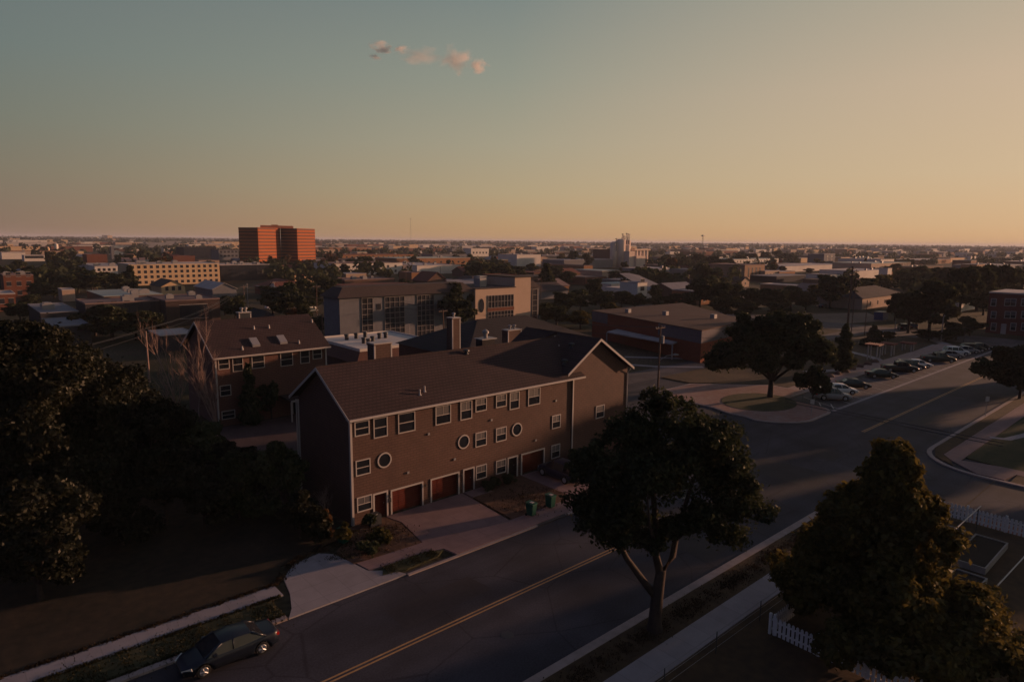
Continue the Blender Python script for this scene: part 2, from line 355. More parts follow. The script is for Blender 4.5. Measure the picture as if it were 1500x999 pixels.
def mixr(f0, f1, a, b):
    r = nn(nt, 'ShaderNodeMapRange'); r.inputs[1].default_value = f0; r.inputs[2].default_value = f1; L.new(dt.outputs['Value'], r.inputs[0])
    x = nn(nt, 'ShaderNodeMix', data_type='RGBA'); L.new(r.outputs[0], x.inputs[0]); L.new(a, x.inputs[6]); L.new(b, x.inputs[7]); return x.outputs[2]
grd = mixr(.44, .92, mixr(-.2, .44, mixr(-.75, -.2, RB, RLF), RC), RRT)
g10 = nn(nt, 'ShaderNodeVectorMath', operation='SCALE'); g10.inputs['Scale'].default_value = 10; L.new(grd, g10.inputs[0])
fin = nn(nt, 'ShaderNodeMix', data_type='RGBA'); fin.inputs[0].default_value = .93; L.new(tint.outputs[2], fin.inputs[6]); L.new(g10.outputs[0], fin.inputs[7])
ft = nn(nt, 'ShaderNodeMix', data_type='RGBA', blend_type='MULTIPLY'); ft.inputs[0].default_value = 1; ft.inputs[7].default_value = (1.01, .995, 1.01, 1); L.new(fin.outputs[2], ft.inputs[6]); L.new(ft.outputs[2], bg.inputs[0]); bg.inputs[1].default_value = .10
S = Vector((math.cos(math.radians(SUN_EL))*math.cos(math.radians(SUN_AZ)), math.cos(math.radians(SUN_EL))*math.sin(math.radians(SUN_AZ)), math.sin(math.radians(SUN_EL))))
sl = bpy.data.lights.new('sun', 'SUN'); sl.energy = 4.8; sl.angle = math.radians(1.0); sl.color = (1, .53, .31)
so = bpy.data.objects.new('sun', sl); COL.objects.link(so); so.rotation_euler = (-S).to_track_quat('-Z', 'Y').to_euler(); so.location = (0, 0, 100)
sc.view_settings.view_transform = 'Standard'; sc.view_settings.look = 'None'; sc.view_settings.exposure = 0.1; sc.view_settings.gamma = 1
cy = sc.cycles; cy.max_bounces = 5; cy.diffuse_bounces = 2; cy.glossy_bounces = 2; cy.transmission_bounces = 3; cy.volume_bounces = 2; cy.transparent_max_bounces = 4
cy.use_denoising = True; cy.use_adaptive_sampling = True; cy.adaptive_threshold = .02; cy.caustics_reflective = False; cy.caustics_refractive = False

# ------------------------------------------------------------------ the setting: ground and streets
mb = MB(); mb.face([(-400, -4000, 0), (16000, -4000, 0), (16000, 16000, 0), (-400, 16000, 0)]); struct('ground', mb, GROUND)
def sheet(name, polys, m_, z):
    mb = MB()
    for p in polys: mb.face([(x, y, z) for x, y in p])
    return struct(name, mb, m_)
def slab(name, pts, m_, z1, z0=-.05): return struct(name, MB().prism(pts, z0, z1), m_)
def rect(x0, x1, y0, y1): return [(x0, y0), (x1, y0), (x1, y1), (x0, y1)]
def arc(cx, cy, r, a0, a1, n=10): return [(cx+r*math.cos(math.radians(a0+(a1-a0)*i/n)), cy+r*math.sin(math.radians(a0+(a1-a0)*i/n))) for i in range(n+1)]
# main street, cross street, far street
sheet('main_street', [rect(-80, 172, 14, 34.6)], ASPH, .004)
sheet('cross_street', [rect(54.6, 77, -60, 13.9), rect(54.6, 86, 34.65, 66)], ASPH, .005)
sheet('parking_lane', [rect(86.1, 171, 34.65, 41.6)], ASPH2, .006)
sheet('park_street', [rect(172.1, 188, -60, 140)], ASPH2, .005)
sheet('side_street', [rect(40, 172, 66.1, 67.5), rect(55, 172, 62, 66.05)], ASPH2, .008)
# near side: kerb, verge, pavement, yard
slab('near_verge', rect(-80, 52, 19.0, 21.0)[:2]+[(52, 21.0), (-80, 21.0)], DRY, .11)
slab('near_kerb', [(-80, 21.0), (54, 21.0)]+arc(54, 14.4, 6.6, 90, 10, 10)[1:]+[(60.9, 13), (61.2, 13)]+arc(54, 14.4, 7.15, 10, 90, 10)+[(-80, 21.55)], CURB, .13)
slab('near_pavement', [(-80, 17.35), (57.5, 17.35), (57.5, 18.98), (-80, 18.98)], CONC, .125)
slab('near_yard', rect(-80, 59.2, -60, 17.33), DRY, .10)
slab('corner_verge', [(52.02, 19.0), (57.5, 19.0), (55.5, 20.5), (52.02, 20.98)], DRY, .11)
slab('brick_strip', rect(59.25, 60.85, -60, 12.9), mat('red_brick_paving', (.20, .075, .05), .9, .25, 4, kind='slab', bscale=.3), .12)
slab('near_side_kerb', rect(60.9, 61.2, -60, 12.95), CURB, .13)
# far left of the street
slab('left_kerb', rect(-80, 13.4, 34.3, 34.75), CURB, .13); slab('left_verge', rect(-80, 13.4, 34.78, 36.9), GRASS, .11)
slab('left_pavement', rect(-80, 14.2, 36.92, 38.35), CONC, .125)
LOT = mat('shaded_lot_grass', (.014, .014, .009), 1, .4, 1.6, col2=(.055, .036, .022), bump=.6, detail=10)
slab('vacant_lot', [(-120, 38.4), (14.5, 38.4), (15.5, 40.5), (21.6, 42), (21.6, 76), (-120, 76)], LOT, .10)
ap = [(13.45, 34.3), (21.3, 34.3), (20.9, 35.2), (19.6, 36.3), (19.2, 38.6), (18.9, 39.9), (18.2, 40.6), (17.1, 40.4), (16.2, 40.2), (15.0, 38.8), (14.6, 36.9), (14.0, 35.2)]
slab('concrete_apron', ap, CONC, .10)
slab('grass_island', [(20.0, 35.1), (21.6, 34.8), (24.3, 35.0), (25.1, 35.5), (23.4, 36.0), (20.6, 36.1)], GRASS, .12)
slab('front_pavement', [(19.7, 36.3), (20.8, 36.12), (23.6, 36.05), (25.2, 35.6), (25.4, 34.35), (54.5, 34.35), (54.5, 36.2), (41, 36.2), (32.1, 36.2), (31.9, 36.2), (24.6, 37.35), (19.5, 37.6)], CONCP, .115)
slab('garage_driveway', [(24.6, 37.4), (31.85, 36.25), (32.4, 42.98), (24.9, 42.98), (25.3, 41.3)], CONCP, .10)
slab('front_kerb', [(21.35, 34.3), (54.5, 34.3), (54.5, 34.08), (21.35, 34.08)], CURB, .09)
slab('bush_bed', [(19.3, 37.65), (24.5, 37.4), (25.1, 41.2), (24.7, 42.98), (21.65, 42.98), (21.62, 41.9), (19.2, 40.0)], DIRT, .12)
slab('dirt_bed', [(32.15, 36.25), (39.0, 36.25), (39.1, 42.98), (34.8, 42.98), (34.7, 41.6), (32.5, 41.6)], DIRT, .12)
slab('door_step', [(32.5, 41.65), (34.65, 41.65), (34.65, 42.98), (32.5, 42.98)], CONCP, .13)
slab('right_driveway', [(39.15, 36.25), (43.6, 36.25), (42.6, 42.98), (39.15, 42.98)], CONCP, .10)
slab('side_lawn', [(43.7, 36.25), (54.5, 36.25), (54.5, 80), (37.2, 80), (37.2, 53), (54.2, 53), (54.2, 42.3), (43.7, 42.3)], DRY, .10)
slab('rear_court', [(22.2, 54), (37, 54), (37, 76.5), (22.2, 76.5)], mat('worn_court', (.07, .042, .04), .9, .35, 1.0, detail=8), .09)
# island with the big tree
isl = [(75.6, 45.5)]+arc(79.2, 42.0, 4.6, 150, 195, 5)+[(74.2, 39)]+arc(80, 40.2, 6.0, 190, 268, 10)+[(84.2, 34.3)]+arc(84.3, 37.6, 3.3, 270, 360, 8)+[(87.6, 41.7), (95, 41.9), (95, 47.5), (86, 56), (76, 56)]
slab('island_kerb', isl, CURB, .12)
c_ = (83.5, 44.5); isl2 = [((x-c_[0])*.962+c_[0], (y-c_[1])*.962+c_[1]) for x, y in isl]
slab('island_paving', isl2, mat('island_paving', (.27, .12, .09), .9, .3, 1.5, kind='slab', bscale=.35, col2=(.34, .24, .21)), .135)
slab('island_lawn', [(83.2+4.9*math.cos(a*PI/14)*1.15, 43.2+4.6*math.sin(a*PI/14)) for a in range(28)], GRASS, .17)
# parking side
sheet('parking_band', [rect(86.5, 165, 34.45, 34.95)], CONC, .02)
slab('park_wall_kerb', rect(90, 165, 41.7, 42.1), CURB, .16)
slab('park_walk', rect(90, 165, 42.12, 44.9), mat('walk_concrete', (.36, .25, .22), .9, .12, 1, kind='slab'), .13)
slab('park_lawn', [(95.3, 44.95), (165, 44.95), (171.5, 50), (171.5, 61.8), (86.6, 61.8), (86.6, 56.5), (95.3, 47.8)], DRY, .10)
slab('park_walk_end', [(165.1, 42.12), (171.5, 47), (171.5, 49.8), (165.1, 44.9)], CONC, .12)
def path(name, pts, wd, m_, z):
    mb = MB(); l = []; r = []
    P = [Vector((x, y)) for x, y in pts]
    for i, p in enumerate(P):
        d = (P[min(i+1, len(P)-1)]-P[max(0, i-1)]).normalized(); n = Vector((-d.y, d.x))*wd/2; l.append(p+n); r.append(p-n)
    for i in range(len(P)-1): mb.face([(*r[i], z), (*r[i+1], z), (*l[i+1], z), (*l[i], z)])
    return struct(name, mb, m_)
def gp(L_): return [tuple(G(a, b)[:2]) for a, b in L_]
path('park_path', gp([(1168, 502), (1200, 508), (1235, 514), (1262, 520), (1283, 526), (1291, 531), (1284, 537), (1262, 541), (1215, 544), (1180, 546)]), 1.7, CONC, .125)
path('park_path', gp([(1292, 531), (1320, 524), (1350, 514), (1372, 506)]), 1.5, CONC, .128)
path('side_path', gp([(915, 523), (1000, 525), (1030, 527)]), 1.5, CONC, .03)
path('side_path', gp([(905, 533), (960, 537), (1030, 538)]), 1.5, CONC, .03)
path('loop_drive', gp([(1240, 497), (1290, 487), (1325, 480), (1352, 484), (1380, 497)]), 4, ASPH2, .02)
sheet('far_lot', [gp([(1190, 460), (1270, 458), (1300, 470), (1240, 474), (1180, 470)])], mat('sandy_lot', (.17, .12, .09), 1, .3, .4), .03)
# corner across the cross street (right)
slab('far_corner_kerb', [(72.0, -60)]+[(72.0, 14)]+arc(78.6, 14.6, 6.6, 180, 90, 10)+[(171, 21.2), (171, 20.8), (79, 20.8)]+arc(78.6, 14.6, 6.15, 90, 180, 10)+[(72.45, -60)], CURB, .13)
slab('far_corner_verge', [(78.7, 20.75), (171, 20.75), (171, 19.5), (77.0, 19.5), (75.4, 18.4), (73.9, 17.8), (75.6, 19.8)], DRY, .11)
slab('far_corner_pavement', [(76.2, 17.7), (171, 17.7), (171, 19.45), (77.0, 19.45), (75.4, 18.3), (72.8, 15.6), (72.8, 13.4), (75.3, 13.0), (75.3, -60), (77, -60), (77, 14.5)], CONCP, .12)
slab('corner_lawn', rect(77.05, 171, -60, 14.4)[:2]+[(171, 17.65), (77.6, 17.65), (77.05, 15)], GRASS, .11)
slab('side_verge', rect(72.5, 75.25, -60, 12.9), DRY, .11)
path('lawn_path', gp([(1450, 642), (1475, 645), (1500, 639), (1530, 630)]), .9, CONC, .13)
# repairs, manholes and stains on the street
mb = MB()
for x0, x1, y0, y1 in ((18, 24.5, 29.2, 31.6), (38, 41, 22.5, 26.5), (57, 62, 24, 31), (66, 69.5, 26, 29), (88, 97, 24.4, 26.4), (3, 8, 24, 26.2)): mb.face([(x0, y0, .0065), (x1, y0+.2, .0065), (x1-.3, y1, .0065), (x0+.1, y1-.1, .0065)])
struct('tar_patch', mb, mat('tar_patch', (.030, .026, .031), .8, .25, 4))
for i, (x, y, t_) in enumerate(((22, 25.1, 'in the near lane left of the street tree'), (46.5, 30.2, 'in the far lane beyond the street tree'), (66.5, 22.6, 'in the middle of the intersection'))):
    mb = MB(); mb.lathe(x, y, [(.004, .36), (.012, .36), (.014, .30)], 18); o = mb.build('manhole_cover', DMETAL, off=(x, y, .004)); tag(o, 'round iron manhole cover '+t_, 'manhole', 'manhole covers in the street')
# yellow and white lines
def lines(name, segs, wd, m_, z):
    mb = MB()
    for a, b in segs:
        a = Vector(a); b = Vector(b); d = (b-a).normalized(); n = Vector((-d.y, d.x))*wd/2
        mb.face([(*(a-n), z), (*(b-n), z), (*(b+n), z), (*(a+n), z)])
    return struct(name, mb, m_)
lines('centre_line', [((-80, 27.68), (52, 27.83)), ((-80, 27.95), (52, 28.10)), ((79.5, 28.2), (170, 28.35)), ((79.5, 28.45), (170, 28.60))], .12, YPAINT, .010)
lines('stall_lines', [((88.5+4.15*i, 34.98), (91.4+4.15*i, 40.8)) for i in range(18)], .10, WPAINT, .011)
lines('corner_marks', [(tuple(G(1200, 590)[:2]), tuple(G(1205, 600)[:2])), (tuple(G(1217, 592)[:2]), tuple(G(1222, 600)[:2]))], .15, WPAINT, .012)
mb = MB(); mb.box(32.9, 36.0, 34.02, 34.32, .0, .10); struct('storm_drain', mb, DMETAL)

# ------------------------------------------------------------------ windows
def win(parent, x0, x1, z0, z1, Y, blind=0, cross=1, fr=.08, face='S', frame=None):
    """window with a frame part and pane, on a wall facing -Y (S) or -X (W: x0,x1 run along Y)"""
    def bx(mb, a0, a1, c0, c1, d0, d1):
        if face == 'S': mb.box(a0, a1, Y-d1, Y-d0, c0, c1)
        else: mb.box(Y-d1, Y-d0, a0, a1, c0, c1)
    f = MB(); bx(f, x0, x1, z0, z0+fr, .004, .07); bx(f, x0, x1, z1-fr, z1, .004, .07); bx(f, x0, x0+fr, z0+fr, z1-fr, .004, .07); bx(f, x1-fr, x1, z0+fr, z1-fr, .004, .07)
    w_ = f.build('window', frame or TRIM, parent)
    g = MB(); bx(g, x0+fr, x1-fr, z0+fr, z1-fr, .004, .03); g.build('pane', GLASS, w_)
    if cross:
        s = MB(); zc = z0+(z1-z0)*.5; bx(s, x0+fr, x1-fr, zc-.03, zc+.03, .032, .055)
        if cross > 1: xc = (x0+x1)/2; bx(s, xc-.015, xc+.015, zc+.03, z1-fr, .032, .045)
        s.build('sash_bar', TRIM, w_)
    if blind:
        s = MB(); zc = z0+(z1-z0)*.5+.03; bx(s, x0+fr+.02, x1-fr-.02, zc+.02, z1-fr-.02, .0305, .0315); s.build('blind', SKYREF, w_)  # thin pale sheet over the upper sash paints its sky reflection
    return w_
def pxwin(parent, r, Y, dx=0, **k):
    a = onY(r[0], r[3], Y); b = onY(r[1], r[2], Y); return win(parent, a.x, b.x, a.z, b.z, Y, **k)
def round_win(parent, cx, cz, r, Y):
    f = MB(); n = 24; o = len(f.v)
    for rr, y in ((r, Y-.004), (r, Y-.07), (r-.11, Y-.07), (r-.11, Y-.03)):
        f.v += [(cx+rr*math.cos(2*PI*i/n), y, cz+rr*math.sin(2*PI*i/n)) for i in range(n)]
    for k in range(3):
        for i in range(n): f.f.append((o+k*n+i, o+(k+1)*n+i, o+(k+1)*n+(i+1) % n, o+k*n+(i+1) % n)); f.mi.append(0)
    w_ = f.build('round_window', TRIM, parent); g = MB(); g.face([(cx+(r-.11)*math.cos(2*PI*i/n), Y-.031, cz+(r-.11)*math.sin(2*PI*i/n)) for i in range(n)][::-1]); g.build('pane', GLASS, w_)
def door(parent, x0, x1, z0, z1, Y, m_, name='door', garage=False, rec=0):
    f = MB(); t = .13; f.box(x0, x0+t, Y-.07, Y-.004, z0, z1); f.box(x1-t, x1, Y-.07, Y-.004, z0, z1); f.box(x0+t, x1-t, Y-.07, Y-.004, z1-t, z1); 
    Y = Y+rec; d = MB(); d.box(x0+t*.6, x1-t*.6, Y-.035, Y-.004, z0, z1-t*.6)
    if garage:
        for k in range(4):
            h = (z1-t-z0)/4; nW = 4; ww = (x1-x0-2*t)/nW
            for j in range(nW): d.box(x0+t+j*ww+.08, x0+t+(j+1)*ww-.08, Y-.05, Y-.036, z0+k*h+.07, z0+(k+1)*h-.05)
    else:
        ww = x1-x0-2*t
        for a, b in ((.08, .42), (.5, .92)):
            for j in (0, 1): d.box(x0+t+ww*(.12+.42*j), x0+t+ww*(.46+.42*j), Y-.05, Y-.036, z0+(z1-z0)*a, z0+(z1-z0)*b)
    D = d.build(name, m_, parent); f.build('door_frame', TRIM, D)
    if not garage: h = MB(); h.lathe(x1-t-.1, Y-.09, [(z0+.98, .03), (z0+1.06, .03)], 8); h.build('handle', METAL, D)
    return D

# ------------------------------------------------------------------ near townhouse
NH = thing('townhouse', 'long brown townhouse with three round windows and red garage doors facing the street', 'house', (22.1, 43.05, 0))
YF = 43.05
YR = YF+.34; mb = MB(); mb.extr([(22.1, YR, 0), (22.1, 52.2, 0), (22.1, 52.2, 8.35), (22.1, 47.6, 11.5), (22.1, YR, 8.75)], (23.7, 0, 0))
OPN = [(23.9, 25.06, 2.12), (25.45, 28.35, 2.04), (29.2, 32.02, 2.04), (32.55, 33.65, 2.10), (37.6, 38.7, 2.05), (39.26, 42.13, 2.04)]; xx = 22.1
for a, b, zt in OPN: mb.box(xx, a, YF, YR, 0, 2.2); mb.box(a, b, YF, YR, zt, 2.2); xx = b
mb.box(xx, 45.8, YF, YR, 0, 2.2); mb.box(22.1, 45.8, YF, YR, 2.2, 8.55)
mb.build('wall', SID, NH)
mb = MB(); mb.extr([(45.8, 42.93, 0), (54.15, 42.93, 0), (54.15, 42.93, 8.45), (49.16, 42.93, 11.75), (45.8, 42.93, 9.55)], (0, 10.2, 0)); mb.build('gable_wall', SID, NH)
def roofslab(mb, pts, t=.13): mb.extr([(x, y, z-t) for x, y, z in pts], (0, 0, t))
rm2 = MB()
roofslab(rm2, [(21.65, 42.35, 8.60), (46.9, 42.35, 8.60), (46.9, 45.2, 10.272), (49.16, 47.6, 11.68), (21.65, 47.6, 11.68)])
roofslab(rm2, [(21.65, 47.6, 11.68), (49.16, 47.6, 11.68), (49.16, 52.9, 8.45), (21.65, 52.9, 8.45)])
def zw(X): return 8.70+(X-44.03)*.6505
Xv = 43.4+(8.25-8.47)/.6505   # where the slopes meet at the eave
roofslab(rm2, [(44.6, 42.4, zw(44.6)+.012), (49.16, 42.4, zw(49.16)+.012), (49.16, 48.6, zw(49.16)+.012), (44.4, 43.0, zw(44.4)+.012)])
roofslab(rm2, [(49.16, 42.4, zw(49.16)+.012), (54.5, 42.4, 8.57), (54.5, 53.4, 8.57), (49.16, 53.4, zw(49.16)+.012)])
roofslab(rm2, [(49.16, 48.6, zw(49.16)+.012), (49.16, 53.4, zw(49.16)+.012), (44.2, 53.4, zw(44.2)+.012), (44.2, 52.6, zw(44.2)+.012)])
RF = rm2.build('roof', SHG, NH)
# ridge caps
mb = MB(); mb.tube([(21.65, 47.6, 11.68), (48.7, 47.6, 11.68)], .07, 6); mb.tube([(49.16, 42.4, 12.03), (49.16, 53.3, 12.03)], .07, 6); mb.build('ridge_cap', SHG, RF)
# barge boards, gutter, corner boards
mb = MB()
mb.extr([(21.60, 42.30, 8.33), (21.60, 42.30, 8.57), (21.60, 47.6, 11.66), (21.60, 52.95, 8.42), (21.60, 52.95, 8.18), (21.60, 47.6, 11.42)], (.045, 0, 0)); mb.build('barge_board', TRIM, NH); mb = MB()
mb.extr([(44.55, 42.34, 8.80), (44.55, 42.34, 9.05), (49.16, 42.34, 12.05), (54.55, 42.34, 8.55), (54.55, 42.34, 8.30), (49.16, 42.34, 11.80)], (0, .045, 0)); mb.build('barge_board', TRIM, NH)
mb = MB(); mb.box(21.65, 46.9, 42.23, 42.345, 8.40, 8.56); mb.build('gutter', TRIM, NH)
mb = MB(); mb.box(21.7, 46.8, 42.4, 43.04, 8.40, 8.44); mb.build('soffit', mat('soffit', (.2, .15, .12), .8), NH)
mb = MB(); mb.box(22.03, 22.20, 42.97, 43.04, .12, 8.4); mb.box(22.03, 22.09, 43.041, 43.2, .12, 8.4); mb.build('corner_board', TRIM, NH); mb = MB(); mb.box(22.03, 22.09, 52.05, 52.27, .12, 8.2); mb.build('corner_board', TRIM, NH); mb = MB(); mb.box(45.78, 45.94, 42.87, 42.926, .12, 8.4); mb.build('corner_board', TRIM, NH)
mb = MB(); mb.tube([(54.3, 42.6, 8.35), (54.1, 42.86, 7.9), (54.1, 42.86, .2)], .06, 6); mb.build('downspout', TRIM, NH)
mb = MB(); mb.tube([(21.95, 52.3, 8.2), (21.95, 52.3, .2)], .05, 6); mb.build('downspout', TRIM, NH)
U = [(22.42, 23.66, 7.0, 8.14, 0), (24.0, 25.22, 6.55, 8.14, 0), (26.16, 27.73, 6.52, 8.14, 0), (29.68, 31.23, 6.55, 8.14, 1), (32.21, 33.45, 6.52, 8.14, 1), (33.82, 35.06, 6.97, 8.14, 1), (36.11, 37.33, 6.97, 8.14, 1), (37.71, 38.88, 6.52, 8.14, 1), (39.96, 41.49, 6.52, 8.14, 1),
     (22.43, 23.67, 3.92, 5.14, 0), (33.82, 35.07, 3.84, 5.14, 1), (36.13, 37.36, 3.84, 5.12, 1), (43.12, 44.29, 3.75, 5.07, 1),
     (22.46, 23.74, 1.05, 2.24, 1), (33.87, 35.10, .87, 2.14, 1), (36.16, 37.35, .85, 2.12, 1), (43.11, 44.29, .78, 2.13, 1)]
for a, b, c, d, bl in U: win(NH, a, b, c, d, YF, blind=bl, cross=2 if bl else 1)
pxwin(NH, (872, 885, 592, 613.5), 42.93, blind=1)
for cx, cz in ((24.9, 4.68), (32.57, 4.62), (38.64, 4.57)): round_win(NH, cx, cz, .62, YF)
door(NH, 23.82, 25.14, .12, 2.2, YF, RDOOR, rec=.34); door(NH, 32.47, 33.73, .13, 2.18, YF, RDOOR, rec=.34); D3 = door(NH, 37.52, 38.78, .12, 2.13, YF, DDOOR, rec=.34)
mb = MB(); mb.tube([(38.15+.2*math.cos(a*PI/6), YF+.26, 1.55+.2*math.sin(a*PI/6)) for a in range(13)], .035, 6); mb.build('wreath', BARK, D3)
for a, b in ((25.41, 28.39), (29.17, 32.06), (39.22, 42.17)): door(NH, a-.04, b+.04, .10, 2.12, YF, RDOOR, 'garage_door', True, rec=.34)
def lantern(x, z):
    mb = MB(); mb.box(x-.07, x+.07, YF-.18, YF-.004, z+.17, z+.2); mb.box(x-.05, x+.05, YF-.16, YF-.06, z, z+.17); mb.build('wall_lantern', DMETAL, NH)
for x in (25.26, 28.6, 32.3, 38.95): lantern(x, 1.62)
for x, z in ((27.0, 3.1), (31.6, 3.2), (41.0, 3.0), (29.0, 5.9), (43.6, 6.4), (35.6, 5.9)):
    mb = MB(); mb.box(x-.1, x+.1, YF-.09, YF-.004, z, z+.18); mb.build('wall_vent', METAL, NH)
mb = MB(); mb.box(25.17, 25.37, YF-.16, YF-.004, 1.2, 1.5); mb.build('letter_box', DMETAL, NH)
def chimney(parent, x0, x1, y0, y1, z0, z1, caps=1, m_=None):
    mb = MB(); mb.box(x0, x1, y0, y1, z0, z1); c = mb.build('chimney', m_ or SID, parent)
    t = MB(); 
    for x in (x0, x1-.12):
        t.box(x-.02 if x == x0 else x, x+.12 if x == x0 else x+.14, y0-.02, y0+.1, z0, z1-.1)
    t.box(x0-.05, x1+.05, y0-.05, y1+.05, z1, z1+.1); t.build('chimney_trim', TRIM, c)
    k = MB()
    for i in range(caps):
        cx = x0+(x1-x0)*(i+1)/(caps+1); k.lathe(cx, (y0+y1)/2, [(z1+.1, .13), (z1+.45, .13), (z1+.46, .24), (z1+.62, .24), (z1+.68, .1)], 10)
    if caps: k.build('flue_cap', METAL, c)
chimney(NH, 28.15, 29.9, 50.0, 51.2, 9.6, 12.5, 0)
def pxvent(parent, px, py, slope, ridge_side, kind):
    # point on the front main slope
    d = ray(px, py); a = (11.68-8.60)/(47.6-42.35); t = (8.60-CH-a*42.35)/(d.z-a*d.y)
    x, y, z = d.x*t, d.y*t, d.z*t+CH
    mb = MB()
    if kind == 'pipe': mb.lathe(x, y, [(z-.05, .16), (z+.06, .07), (z+.42, .07), (z+.43, .05)], 8); mb.build('vent_pipe', TRIM, parent)
    else: mb.lathe(x, y, [(z-.05, .24), (z+.12, .15), (z+.22, .16), (z+.24, .3), (z+.34, .28), (z+.42, .08)], 10); mb.build('roof_vent', DMETAL, parent)
for q in ((615, 578), (622, 573)): pxvent(NH, *q, 0, 0, 'pipe')
pxvent(NH, 683, 518, 0, 0, 'cap')
for x, y in ((45.6, 43.9), (47.6, 44.9)):
    mb = MB(); z = zw(x); mb.lathe(x, y, [(z-.1, .26), (z+.12, .16), (z+.24, .16), (z+.26, .32), (z+.38, .3), (z+.46, .08)], 10); mb.build('roof_vent', DMETAL, NH)
for x, y in ((47.3, 46.4), (48.3, 48.0)):
    mb = MB(); z = zw(x); mb.lathe(x, y, [(z-.1, .08), (z+.3, .06)], 8); mb.build('vent_pipe', TRIM, NH)
mb = MB(); q = onY(713, 500, 49.5); mb.box(q.x-.8, q.x+.8, 49.2, 50.2, 10.2, 11.95); fc = mb.build('flue_box', SHG2, NH)
mb = MB(); mb.box(q.x-.95, q.x+.95, 49.05, 50.35, 11.96, 12.06); mb.lathe(q.x, 49.7, [(12.06, .2), (12.5, .2), (12.52, .34), (12.72, .34), (12.9, .1)], 10); mb.build('flue_cap', METAL, fc)

# ------------------------------------------------------------------ rear townhouse
BH = thing('townhouse', 'brown three storey house with two skylights on its roof, behind bare trees', 'house', (23, 77.1, 0)); YB = 77.1
mb = MB(); mb.extr([(23.1, YB, 0), (23.1, 88.4, 0), (23.1, 88.4, 7.95), (23.1, 82.75, 11.5), (23.1, YB, 7.95)], (13.4, 0, 0)); mb.build('wall', mat('red_brown_siding', (.15, .07, .055), .85, .12, 2, kind='brick', bscale=1.25), BH)
rb = MB(); roofslab(rb, [(22.7, 76.5, 8.2), (36.9, 76.5, 8.2), (36.9, 82.75, 11.72), (22.7, 82.75, 11.72)]); roofslab(rb, [(22.7, 82.75, 11.72), (36.9, 82.75, 11.72), (36.9, 89, 8.2), (22.7, 89, 8.2)])
BR = rb.build('roof', SHG, BH)
mb = MB(); mb.box(22.7, 36.9, 76.38, 76.49, 7.98, 8.16); mb.build('gutter', TRIM, BH)
mb = MB(); mb.extr([(22.64, 76.4, 7.95), (22.64, 76.4, 8.2), (22.64, 82.75, 11.72), (22.64, 89, 8.2), (22.64, 89, 7.95), (22.64, 82.75, 11.45)], (.05, 0, 0)); mb.build('barge_board', TRIM, BH)
mb = MB(); mb.box(23.04, 23.22, 77.0, 77.09, 0, 8); mb.build('corner_board', TRIM, BH); mb = MB(); mb.box(36.38, 36.56, 77.0, 77.09, 0, 8); mb.build('corner_board', TRIM, BH)
for r in ((320, 335.5, 524.5, 542), (341, 355.5, 522.5, 545), (369, 387, 520, 540.5), (411, 428.5, 515.5, 537), (440, 453, 512.5, 533), (458, 471, 511, 526.5), (322.5, 338, 563, 581), (325, 344, 599.5, 615)):
    pxwin(BH, r, YB, blind=0)
# porch with carport opening
mb = MB(); a = onY(408, 600, 74.0); 
carport = MB(); carport.box(30.2, 35.8, 73.4, 77.0, 2.55, 2.7); carport.build('porch_roof', SHG, BH)
for x in (30.3, 31.6, 35.6):
    mb = MB(); mb.box(x-.07, x+.07, 73.5, 73.64, .1, 2.5); mb.build('porch_post', TRIM, BH)
mb = MB(); mb.box(30.2, 35.8, 73.32, 73.4, 2.5, 2.72); mb.build('porch_fascia', TRIM, BH)
door(BH, 31.8, 35.2, .1, 2.4, YB, DDOOR, 'garage_door', True)
def on_back(px, py):
    d = ray(px, py); a = (11.72-8.2)/(82.75-76.5); t = (8.2-CH-a*76.5)/(d.z-a*d.y); return d.x*t, d.y*t, d.z*t+CH
for q in ((373, 503), (413, 499)):
    x, y, z = on_back(*q); mb = MB(); mb.extr([(x-.45, y-.6, z-.35+.0), (x+.45, y-.6, z-.35), (x+.45, y+.6, z+.35), (x-.45, y+.6, z+.35)], (0, 0, .28)); s = mb.build('skylight', mat('skylight_dome', (.27, .25, .25), .3, .05, 2, spec=.5), BR)
for q in ((372, 482), (394, 480.5), (355, 512), (438, 503), (457, 472)):
    x, y, z = on_back(*q); mb = MB(); mb.lathe(x, y, [(z-.05, .14), (z+.4, .07)], 8); mb.build('vent_pipe', TRIM, BR)
chimney(BH, 28.4, 29.9, 84.2, 85.2, 9, 12.2, 2, DMETAL)
# ------------------------------------------------------------------ generic flat blocks
def M_(name, c, kind=None, **k): return mat(name, c, .92, k.pop('var', .12), k.pop('scale', 1.2), spec=.12, kind=kind, **k)
W_RED = M_('red_brick', (.19, .075, .05), 'brick'); W_BRN = M_('brown_brick', (.15, .09, .07), 'brick'); W_TAN = M_('tan_stucco', (.42, .30, .23)); W_PEACH = M_('peach_stucco', (.62, .42, .25))
W_GRY = M_('blue_grey_stucco', (.17, .165, .18)); W_WHT = M_('white_stucco', (.66, .58, .52)); W_DRK = M_('dark_cladding', (.05, .045, .05)); W_ORG = M_('orange_brick', (.34, .17, .09), 'brick'); W_BLU = M_('blue_dark_panel', (.018, .022, .034))
R_PALE = M_('pale_roof_membrane', (.42, .37, .36), var=.2, scale=.3); R_GRY = M_('grey_roof_membrane', (.22, .21, .23), var=.2, scale=.3); R_PNK = M_('gravel_roof', (.22, .15, .14), var=.2, scale=.3)
R_GRN = M_('pale_green_roof', (.36, .40, .37), var=.12, scale=.3); R_DRK = M_('dark_roof', (.07, .055, .055), var=.25, scale=.4); R_RED = M_('rust_roof', (.17, .065, .05), var=.2)
DGLASS = mat('far_window_glass', (.03, .03, .038), .2, .3, .6, spec=.5)
WINMESH = {}
